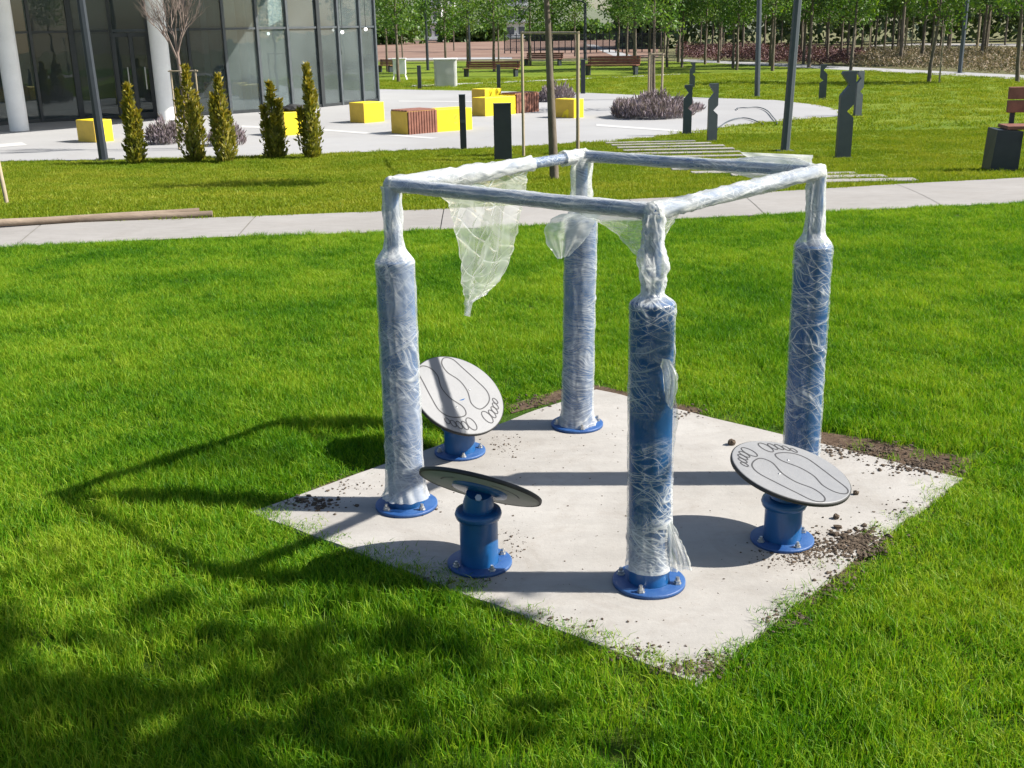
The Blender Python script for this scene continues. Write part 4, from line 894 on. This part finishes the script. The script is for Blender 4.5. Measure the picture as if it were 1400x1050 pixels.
# door leaves (dark frames) between the columns
for xa, xb in ((168, 190), (191, 213)):
    a, b = gp(xa, 163.5), gp(xb, 162.5); a.z = b.z = GZ; dd = b-a; an = math.atan2(dd.y, dd.x); c = (a+b)/2; dh = ZTR - GZ - .06; L = dd.length; nf = Vector((math.sin(an), -math.cos(an), 0))*.10
    mb = MB()
    for e in (a, b): mb.box((e.x+nf.x, e.y+nf.y, GZ+dh/2), (.09, .07, dh), an)
    mb.box((c.x+nf.x, c.y+nf.y, GZ+dh-.05), (L-.09, .066, .1), an); mb.box((c.x+nf.x, c.y+nf.y, GZ+.09), (L-.09, .066, .16), an); do = part('door', mb, 'frame_metal', bld, bo)
    mb = MB(); hp = b + nf*1.9 - dd.normalized()*.14; mb.tube([(hp.x, hp.y, GZ+.75), (hp.x, hp.y, GZ+1.3)], .018, 8); part('handle', mb, 'steel', do, bo)
rb_ = [Vector((p.x, p.y, 0)) for p in F]
sh = Vector((SUN_DIR.x, SUN_DIR.y, 0)) / SUN_DIR.z * (HTOP - GZ)
outw = [gp(x, y) + sh for x, y in ((-230, 203), (0, 184), (120, 174), (215, 165), (262, 160))]
roofp = [(q.x, q.y) for q in outw] + [(F[9].x + .9, F[9].y + .3), (F[-1].x + .5, F[-1].y - .2), (back[-1].x + 1.0, back[-1].y), (-4.5, 38), (-34, 42), (-34, 20)]
mb = MB(); mb.prism(roofp, HTOP, HTOP+.5); part('roof', mb, 'white_paint', bld, bo)
flp = [(q.x, q.y) for q in rb_[1:]] + [(q.x, q.y) for q in back] + [(-12, 37), (-28, 34)]
mb = MB(); mb.prism(flp, GZ-.05, GZ+.03); part('floor', mb, 'inner_floor', bld, bo)
wl = [F[-1] + Vector((-3.2, 6.0, 0)), F[9] + Vector((-2.0, 5.6, 0)), F[6] + Vector((-1.0, 5.0, 0)), F[3] + Vector((-.5, 4.6, 0)), F[0] + Vector((-.5, 4.2, 0))]
for wi, (a, b) in enumerate(zip(wl, wl[1:])):
    dd = b-a; c = (a+b)/2; mb = MB(); mb.box((c.x, c.y, (GZ+HTOP)/2), (dd.length, .15, HTOP-GZ-.1), math.atan2(dd.y, dd.x)); part('inner_wall', mb, 'inner_pale' if wi < 2 else 'inner_wall', bld, bo)
def column(px, py, wpx, name='column'):
    p = gp(px, py); r = wpx/2*mpp(p); mb = MB(); mb.tube([(p.x, p.y, GZ-.05), (p.x, p.y, HTOP)], r, 28); part(name, mb, 'white_paint', bld, bo)
column(27, 179, 25); column(229, 164, 24); column(-95, 190, 26)
for x, y, w_ in ((340, 150, 13), (487, 134, 17), (300, 148, 12), (418, 143, 10)): column(x, y, w_, 'inner_column')
for x, y in ((367, 46), (399, 45), (441, 44), (468, 44), (500, 40), (350, 41)):
    p = plane_hit(x, y, F[9] + Vector((0, 1.6, 0)), Vector((0, 1, 0))); mb = MB(); mb.lathe([(.045*math.sin(a), -.045*math.cos(a)) for a in np.linspace(.01, 3.13, 8)], p, 12); lo = part('ceiling_lamp', mb, 'lamp_glow', bld, bo)
    mb = MB(); mb.tube([p + Vector((0, 0, .04)), (p.x, p.y, HTOP-.05)], .008, 6); part('cord', mb, 'frame_metal', lo, bo)
# ------------------------------------------------------------------ plants
def leaf_mesh(name, pts, sizes, mat, up=0.0, seed=0, asp=0.55, dirs=None):
    r = np.random.default_rng(seed); n = len(pts); pts = np.asarray(pts, float)
    d = r.normal(size=(n, 3)) if dirs is None else np.asarray(dirs, float) + r.normal(size=(n, 3))*.35
    d[:, 2] += up; d /= np.linalg.norm(d, axis=1)[:, None]
    e = r.normal(size=(n, 3)); e -= (e*d).sum(1)[:, None]*d; e /= np.linalg.norm(e, axis=1)[:, None]
    s_ = np.asarray(sizes)[:, None]; nr = np.cross(d, e)
    V = np.stack([pts, pts + d*s_*.5 + e*s_*asp*.5 + nr*s_*.08, pts + d*s_, pts + d*s_*.5 - e*s_*asp*.5 + nr*s_*.08], 1).reshape(-1, 3)
    me = bpy.data.meshes.new(name); me.from_pydata(V.tolist(), [], [(4*i, 4*i+1, 4*i+2, 4*i+3) for i in range(n)])
    at = me.attributes.new('rnd', 'FLOAT', 'POINT'); at.data.foreach_set('value', np.repeat(r.random(n), 4).astype(np.float32)); me.materials.append(M[mat]); return me
def leaf_part(name, me, parent): o = link(bpy.data.objects.new(name, me)); o.parent = parent; return o
def tree_parts(seed, H, clear, cr, nleaf, lsize, mat='leaf', bark='bark', tr=.05, spread=1.0):
    """trunk + limbs mesh and a crown of leaf faces gathered round the twigs"""
    r = random.Random(seed); mb = MB(); tips = []
    n = 8; tp = [Vector((.04*H/4*noise.noise(Vector((i*.5, seed, 0))), .04*H/4*noise.noise(Vector((i*.5, seed, 7))), H*.92*i/n)) for i in range(n+1)]
    mb.tube([tp[0] - Vector((0, 0, .1))] + tp[1:], [tr*(1.15 - .95*(i/n)) for i in range(n+1)], 9)
    nb = 15
    for k_ in range(nb):
        f = clear/H + (0.9 - clear/H)*(k_ + r.random())/nb; i = min(n-1, int(f*n/.92)); s_ = tp[i].lerp(tp[i+1], (f*n/.92) % 1); a = k_*2.4 + r.uniform(-.4, .4)
        rel = (f - clear/H)/(0.92 - clear/H); ln = cr*spread*(1.0 - .55*abs(rel-.35)*1.4)*r.uniform(.75, 1.1); e = s_ + Vector((math.cos(a)*ln, math.sin(a)*ln, ln*r.uniform(.25, .8)))
        md = s_.lerp(e, .5) + Vector((0, 0, -.05*ln)); mb.tube([s_, md, e], [tr*.32, tr*.22, tr*.08], 5, cap=False)
        tips += [(md, .6), (e, 1), (s_.lerp(e, .75), .9)]
        for _ in range(2):
            q = md.lerp(e, r.random()); e2 = q + Vector((r.gauss(0, .3), r.gauss(0, .3), r.uniform(.0, .35)))*cr; mb.tube([q, e2], [tr*.13, tr*.05], 4, cap=False); tips.append((e2, .9))
    tips.append((tp[-1], 1)); pts = []
    for i in range(nleaf):
        c, w_ = r.choice(tips); s_ = cr*.24*w_; pts.append((c.x + r.gauss(0, s_), c.y + r.gauss(0, s_), max(clear*.85, c.z + r.gauss(0, s_*.8) - .03)))
    me = leaf_mesh('crown', pts, np.random.default_rng(seed).uniform(.65, 1.25, nleaf)*lsize, mat, -.25, seed)
    return mb, me
def make_tree(name, label, loc, seed, H, clear, cr, nleaf, lsize, mat='leaf', bark='bark', tr=.05, group=None, cat='tree', rz=0, scale=1):
    mb, me = tree_parts(seed, H, clear, cr, nleaf, lsize, mat, bark, tr)
    t = thing(name, label, cat, loc, group, rz); t.scale = (scale,)*3
    part('trunk', mb, bark, t); leaf_part('crown', me, t); return t
def stakes(loc, pts, top, r=.03, mat='stake', label='', bar=True, grp='tree stakes'):
    """a support of wooden stakes with a cross bar; thing with parts"""
    t = thing('tree_support', label, 'tree support', loc, grp)
    for (x, y) in pts: mb = MB(); mb.tube([(x, y, -.1), (x*1.0, y, top)], [r, r*.92], 8); part('stake', mb, mat, t)
    if bar:
        for (x0, y0), (x1, y1) in zip(pts, pts[1:]):
            dx, dy = x1-x0, y1-y0; l = math.hypot(dx, dy); ex, ey = dx/l*.05, dy/l*.05
            mb = MB(); mb.tube([(x0-ex, y0-ey, top-.02), (x1+ex, y1+ey, top-.02)], r*.7, 8); part('crossbar', mb, mat, t)
    return t
# staked tree in the lawn behind the frame
tb = gp(758, 247)
stree = make_tree('young_tree', 'young staked tree with bare lower trunk in the lawn behind the frame', tb, 11, 4.3, 2.35, .75, 2200, .10, 'leaf', 'bark', .055)
stree.rotation_euler = (0, -.035, 0)
p1, p2 = gp(716, 218), gp(790, 245); zs = zfor((p1+p2)/2, 43) - tb.z
p3 = gp(764, 250)
stakes(tb, [tuple((p1-tb)[:2]), tuple((p2-tb)[:2])], zs, .024, 'stake', 'pair of pale wooden stakes with cross bar around the young tree behind the frame')
# bare tree by the building
bt_ = gp(257, 203); t = thing('bare_tree', 'leafless young tree with fine upright twigs before the glass wall', 'tree', bt_)
mb = MB(); r = random.Random(5); tw = MB()
kz = lambda y: zfor(bt_, y) - bt_.z
z_f = kz(66); mb.tube([(0, 0, -.1), (.02, 0, z_f*.6), (-.01, 0, z_f)], [.04, .034, .03], 8)
def branch(p, d, l, rad, lev):
    e = p + d*l; tw.tube([p, p.lerp(e, .5) + Vector((r.gauss(0, .02), r.gauss(0, .02), .02)), e], [rad, rad*.75, rad*.45], 5, cap=False)
    if lev > 0:
        for _ in range(4 if lev > 1 else 3):
            nd = (d + Vector((r.gauss(0, .38), r.gauss(0, .38), r.uniform(.1, .5)))).normalized(); branch(p.lerp(e, r.uniform(.45, 1)), nd, l*r.uniform(.55, .85), rad*.5, lev-1)
for k_ in range(6): a = k_*1.05; branch(Vector((-.01, 0, z_f*r.uniform(.85, 1))), Vector((math.cos(a)*.42, math.sin(a)*.42, 1)).normalized(), r.uniform(.5, .75), .020, 3)
part('trunk', mb, 'bark_pale', t); part('twigs', tw, 'bark_pale', t)
pa, pb = gp(245, 205), gp(278, 205)
stakes(bt_, [tuple((pa-bt_)[:2]), tuple((pb-bt_)[:2])], kz(95), .018, 'stake', 'thin stake frame around the leafless tree')
# conifers
def conifer(bpx, top_y, wpx, label, seed, tip=.35):
    b = gp(*bpx); h = zfor(b, top_y) - b.z; wd = wpx*mpp(b)/2; r = np.random.default_rng(seed); t = thing('small_conifer', label, 'conifer', b, 'small conifers along the lawn edge')
    mb = MB(); mb.tube([(0, 0, -.05), (0, 0, h*.5), (0, 0, h*.93)], [.025, .02, .006], 7); part('trunk', mb, 'bark', t)
    stems = [(0, 0, 1.0, wd*.62)] + [(math.cos(a)*wd*r.uniform(.4, .8), math.sin(a)*wd*r.uniform(.4, .8), r.uniform(.28, .8), wd*r.uniform(.24, .42)) for a in r.uniform(0, 6.28, 7)]
    wts = np.array([q[2]*q[3] for q in stems]); wts /= wts.sum()
    for nm, mat, n in (('foliage', 'thuja', 2000), ('golden_tips', 'thuja_tip', 620)):
        P = []; D = []; S = []
        while len(P) < n:
            x, y, f, w_ = stems[r.choice(len(stems), p=wts)]; u = r.random()
            if nm == 'golden_tips': u = 1 - tip*u**1.6
            z = u*f*h; q = w_*max(.06, (1 - u**2.2))*math.sqrt(r.uniform(.1, 1)); a = r.uniform(0, 6.283)
            q *= max(.2, .9 + .7*noise.noise(Vector((math.cos(a)*1.5 + seed, math.sin(a)*1.5 + f*9, z*7))))
            k_ = min(1, .35 + z/h*3.5) if z < .2*h else 1
            P.append((x*k_ + q*math.cos(a), y*k_ + q*math.sin(a), max(.02, z - .03))); D.append((math.cos(a)*.55, math.sin(a)*.55, 1.0))
        lp = leaf_part(nm, leaf_mesh(nm, P, r.uniform(.05, .125, n), mat, 0, seed, .4, D), t)
        if nm == 'golden_tips': lp['kind'] = 'stuff'
    return t
conifer((187, 224), 117, 34, 'small conifer with golden tips next to the tall dark lamp post', 1)
conifer((267, 221), 91, 42, 'bushiest golden conifer, in front of the leafless tree', 2, .45)
conifer((309, 222), 103, 38, 'golden-brown conifer right beside the bushiest one', 3, .5)
conifer((377, 216), 114, 34, 'slender green conifer before the yellow cube with the bundle', 4, .2)
conifer((428, 216), 89, 36, 'tall narrow conifer before the corner of the glass wall', 5, .25)
def shrub(spots, label, mat, n, ls, name='lavender_shrub', cat='shrub', hh=.5, group=None):
    pass
def mound(bpx0, bpx1, top_y, label, mat, n, ls, seed, depth=1.0, name='lavender_bush', group='lavender bushes'):
    a, b = gp(*bpx0), gp(*bpx1); c = (a+b)/2; L = (b-a).length; h = zfor(c, top_y) - c.z; r = np.random.default_rng(seed); P = []; D = []
    while len(P) < n:
        x = r.uniform(-1, 1); y = r.uniform(-1, 1)
        if x*x + y*y > 1: continue
        top = math.sqrt(max(0, 1 - x*x*.8 - y*y*.8))*(.75 + .5*noise.noise(Vector((x*3+seed, y*3, 0)))); z = h*top*r.random()**.55 - .04
        P.append((x*L/2, y*L/2*depth + L/2*depth*.6, max(.0, z))); D.append((x*.35, y*.35, 1.2))
    t = thing(name, label, 'bush', c, group); leaf_part('stems', leaf_mesh('stems', P, r.uniform(.5, 1.2, n)*ls, mat, 0, seed, .2, D), t)
    mb = MB()
    for k_ in range(10): an = k_*.63; mb.tube([(0, L/2*depth*.6, 0), (math.cos(an)*L*.12, L/2*depth*.6 + math.sin(an)*L*.12*depth, h*.5)], [.010, .004], 5)
    part('stem', mb, 'bark', t); return t
mound((200, 198), (245, 198), 158, 'grey-mauve lavender bush between the two nearest conifers', 'lavender', 1500, .13, 1)
mound((283, 200), (330, 200), 160, 'pale mauve lavender bush behind the golden-brown conifer', 'lavender', 900, .13, 2)
mound((846, 165), (945, 160), 126, 'wide lavender bed on the plaza around the twin stakes', 'lavender', 5200, .17, 3, 1.0)
mound((736, 140), (785, 139), 113, 'mauve lavender bush behind the slatted cube and staked tree', 'lavender', 1500, .18, 4, .8)
mound((905, 155), (962, 153), 138, 'low tuft of lavender at the end of the plaza bed', 'lavender', 1100, .14, 6, .8)
# twin stakes in the lavender bed with slim tree
lb = gp(893, 150); mpx = mpp(lb); zt = zfor(lb, 73) - lb.z
stakes(lb, [(-4*mpx, .0), (11*mpx, -.05), (-2*mpx, .7)], zt, .03, 'stake', 'stake frame rising from the lavender bed on the plaza')
make_tree('young_tree', 'slim young tree growing from the lavender bed', lb + Vector((.02, .25, 0)), 21, 4.6, 1.9, .75, 1800, .12, 'leaf', 'bark', .045)
# ------------------------------------------------------------------ trees of the park behind
protos = []
for k_, (sd_, H, cl_, cr_, nl, ls, mt) in enumerate([(31, 5.5, 2.1, 1.15, 2000, .17, 'leaf'), (32, 6.2, 2.4, 1.3, 2100, .18, 'leaf'), (33, 5.2, 2.1, 1.2, 1900, .18, 'leaf_dark'), (34, 7.5, 2.5, 1.7, 2600, .22, 'leaf_dark')]):
    mb, me = tree_parts(sd_, H, cl_, cr_, nl, ls, mt, 'bark', .075)
    protos.append((mb.mesh('trunk', 'bark'), me))
def park_tree(kind, loc, label, scale=1.0, group='young trees on the far lawn', rz=None):
    t = thing('park_tree', label, 'tree', loc, group, random.uniform(0, 6.28) if rz is None else rz); t.scale = (scale,)*3
    a = link(bpy.data.objects.new('trunk', protos[kind][0])); a.parent = t; b = link(bpy.data.objects.new('crown', protos[kind][1])); b.parent = t; return t
LAB1 = 'young leafy tree with thin bare trunk on the far lawn'
for x, y, kd, sc, lab in ((545, 112, 0, .9, 'young tree with bright crown right beside the white box on legs'), (610, 103, 0, .85, 'young tree growing just behind the wrapped grey box'), (676, 98, 1, .95, 'young tree growing behind the long brown bench'), (755, 96, 0, .9, 'young tree seen right behind the staked tree'),
        (845, 84, 2, 1.0, None), (868, 96, 1, .9, 'young tree at the end of the bench past the staked tree'), (912, 92, 0, .95, None), (964, 88, 1, .9, None), (1007, 96, 0, .85, 'young tree between the slender lamp post and the notched far bollard'), (1056, 97, 1, .95, 'young tree just past the slender slate-grey lamp post'), (1098, 88, 0, 1.0, None), (530, 98, 2, .9, 'young dark tree at the orange-brown bench by the glass corner'), (725, 90, 2, .95, None), (640, 92, 1, .9, None), (1130, 86, 2, 1., 'young dark tree behind the zigzag bollard by the plaza tip'), (982, 86, 2, 1.0, None)):
    park_tree(kd, gp(x, y), lab or LAB1, sc)
park_tree(1, gp(1161, 112), 'leafy tree with slanting trunk behind the large zigzag bollard', .8, None).rotation_euler = (0, .11, 1.0)
t_ = park_tree(0, gp(1270, 112), 'young tree with a pair of stakes at the hedge side of the lawn', .85, None); t_.rotation_euler = (0, .07, 0.4)
p = gp(1284, 113); stakes(p, [(0, 0), (.0, .9)], 1.9, .03, 'stake', 'two pale stakes beside the young tree at the hedge')
park_tree(1, gp(1391, 112), 'young tree rising behind the brown bench with the block end', .9, None).rotation_euler = (0, .08, 2)
for x, y, lab in ((1236, 72, 'stake pair deep in the brown hedge bed'), (1188, 68, 'stake group behind the red-leaved hedge'), (1336, 66, 'thin stake pair beyond the brown hedge')):
    p = gp(x, y); stakes(p, [(0, 0), (.5, .1), (.25, .5)], 2.3, .045, 'stake', lab, False)
# woods: rows of dark trees on the hedge side
LAB2 = 'dark leafy tree in the woods beyond the hedge'
rr = random.Random(3); cnt = 0
for row, (d0, nrow) in enumerate(((58, 11), (68, 12), (80, 14), (94, 15))):
    for i in range(nrow):
        f = (i + rr.uniform(.15, .85))/nrow; px = 850 + f*620
        d = ray(px, 40); k_ = d0*rr.uniform(.94, 1.06)/d.y; loc = Vector((d.x*k_, d.y*k_, ZLOW))
        park_tree(rr.choice((1, 2, 2, 3, 3)), loc, LAB2, rr.uniform(.85, 1.2), 'trees of the woods beyond the hedge'); cnt += 1
# smaller trees in front of the far dirt lot
for i in range(9):
    px = 505 + i*36 + rr.uniform(-8, 8); skip = 570 < px < 614 or 684 < px < 732; d = ray(px, 40); k_ = rr.uniform(75, 125)/d.y
    if skip: continue
    park_tree(rr.choice((0, 2, 2, 3)), Vector((d.x*k_, d.y*k_, ZLOW)), 'leafy tree behind the brown dirt lot', rr.uniform(.75, 1.1), 'trees behind the dirt lot')
# hedge bed: one mass of shrubs
def hedge(name, poly_px, hgt, n, ls, mat, label, seed):
    poly = [tuple(p[:2]) for p in gpl(poly_px)]; xs_ = [p[0] for p in poly]; ys_ = [p[1] for p in poly]; r = np.random.default_rng(seed); P = []; D = []
    while len(P) < n:
        X = r.uniform(min(xs_), max(xs_), 4000); Y = r.uniform(min(ys_), max(ys_), 4000); k_ = inside(poly, X, Y)
        for x, y in zip(X[k_], Y[k_]):
            hh = hgt*(.65 + .8*noise.noise(Vector((x*.9, y*.9, seed))) + .3*noise.noise(Vector((x*2.5, y*2.5, 3))))
            P.append((x, y, ZLOW + max(.03, hh*(1 - .8*r.random()**1.5)))); D.append((0, 0, 1))
    P = P[:n]; D = D[:n]
    me = leaf_mesh(name, P, r.uniform(.6, 1.3, n)*ls, mat, 0, seed, .5, None); tag(link(bpy.data.objects.new(name, me)), label, 'hedge', None, 'stuff')
hedge('hedge', [(1160, 91), (1400, 102), (1600, 113), (1600, 82), (1400, 76), (1300, 74), (1190, 73)], .62, 60000, .10, 'hedge_tan', 'low brown hedge of dry twiggy shrubs along the back path', 3)
hedge('hedge', [(925, 80), (1050, 85.5), (1165, 91), (1195, 77), (1050, 70), (925, 69)], .66, 36000, .13, 'hedge_red', 'low red-leaved hedge along the back path', 4)
# far fence of dark bars
fa, fb_ = gp(690, 73), gp(905, 71); dd = fb_ - fa; nP = 26
fe = thing('metal_fence', 'dark metal bar fence along the far dirt lot', 'fence', (fa+fb_)/2); off = (fa+fb_)/2
for i in range(nP): q = fa.lerp(fb_, i/(nP-1)); mb = MB(); mb.box((q.x, q.y, ZLOW+.85), (.09, .09, 1.7)); part('post', mb, 'anthracite', fe, off)
an = math.atan2(dd.y, dd.x)
for i in range(nP-1):
    q = fa.lerp(fb_, (i+.5)/(nP-1)); mb = MB()
    for z in (.25, 1.5): mb.box((q.x, q.y, ZLOW+z), (dd.length/(nP-1)-.1, .04, .05), an)
    for k_ in range(7): u = fa.lerp(fb_, (i+(k_+.5)/7)/(nP-1)); mb.box((u.x, u.y, ZLOW+.87), (.03, .03, 1.2))
    part('bar_panel', mb, 'anthracite', fe, off)
# ------------------------------------------------------------------ far woods, hill and houses
def mass(name, spans, label, mat, n, ls, seed):
    r = np.random.default_rng(seed); P = []
    while len(P) < n:
        x0, x1, dist, h = spans[r.integers(len(spans))]; px = r.uniform(x0, x1); d = ray(px, 40); k_ = dist*r.uniform(.97, 1.04)/d.y
        x, y = d.x*k_, d.y*k_; top = h*(.8 + .5*noise.noise(Vector((x*.12, y*.05, seed))) + .25*noise.noise(Vector((x*.5, 0, seed)))); z = top*r.random()**.6
        P.append((x, y, ZLOW + z))
    me = leaf_mesh(name, P, r.uniform(.6, 1.4, n)*ls, mat, -.2, seed, .7); return tag(link(bpy.data.objects.new(name, me)), label, 'woods', None, 'stuff')
mass('far_woods', [(850, 1500, 112, 9), (870, 1500, 125, 12), (845, 900, 118, 7)], 'dense dark woods closing the view beyond the hedge', 'far_leaf', 24000, .7, 8)
mass('far_woods', [(440, 585, 190, 6), (600, 690, 210, 4.0), (720, 840, 200, 3)], 'distant band of trees and scrub below the hillside', 'leaf_dark', 14000, .8, 9)
bm = bmesh.new(); nx_, ny_ = 70, 14; hv = []
for j in range(ny_+1):
    row = []
    for i in range(nx_+1):
        px = 380 + (1100-380)*i/nx_; dist = 330 + 500*j/ny_; d = ray(px, 40); k_ = dist/d.y; x, y = d.x*k_, d.y*k_
        crest = 15*math.exp(-((px-560)/200)**2) + 11*math.exp(-((px-740)/75)**2) + 9*math.exp(-((px-1000)/120)**2) + 3
        row.append(bm.verts.new((x, y, ZLOW - 1 + crest*math.sin(min(1, j/5)*math.pi/2)*(1 if j < 9 else 1-(j-8)/8) + 2.0*noise.noise(Vector((x*.02, y*.02, 0))))))
    hv.append(row)
for j in range(ny_):
    for i in range(nx_): bm.faces.new((hv[j][i], hv[j][i+1], hv[j+1][i+1], hv[j+1][i]))
for f in bm.faces: f.smooth = True
me = bpy.data.meshes.new('hill'); bm.to_mesh(me); bm.free(); me.materials.append(M['hill']); tag(link(bpy.data.objects.new('hill', me)), kind='structure')
def block(x0, x1, dist, floors, label, fh=3.1):
    a, b = ray(x0, 40), ray(x1, 40); A = Vector((a.x*dist/a.y, dist, 0)); B = Vector((b.x*dist/b.y, dist, 0)); L = (B-A).length; c = (A+B)/2; c.z = ZLOW
    t = thing('apartment_block', label, 'building', c); h = floors*fh
    mb = MB(); mb.box((0, 5, h/2), (L, 10, h)); part('wall', mb, 'far_white', t)
    mb = MB(); mb.box((0, 5, h+.2), (L+.6, 10.6, .4)); part('roof', mb, 'frame_grey', t)
    nw = max(2, int(L/3))
    for f in range(floors):
        for i in range(nw):
            mb = MB(); mb.box((-L/2 + L*(i+.5)/nw, -.03, f*fh+1.7), (L/nw*.62, .1, 1.5)); part('window', mb, 'far_window', t)
        mb = MB(); mb.box((0, -.5, f*fh+.3), (L*.96, 1.0, .25)); part('balcony', mb, 'far_white', t)
block(580, 604, 235, 5, 'white apartment block with rows of dark windows behind the trees')
block(607, 622, 245, 6, 'slim dark-windowed apartment block beside the white one')
block(690, 722, 240, 3, 'low white apartment block on the slope beyond the dirt lot')
# ------------------------------------------------------------------ tree beside the photographer, whose shade reaches the lawn
st_ = make_tree('shade_tree', 'leafy young tree whose shade falls on the near lawn', Vector((3.0, 1.33, 0)), 77, 5.7, 3.1, 1.2, 7500, .15, 'leaf', 'bark', .05, 'shade trees beside the lawn')
copy_tree(st_, Vector((4.25, 0.85, 0)), 2.0)
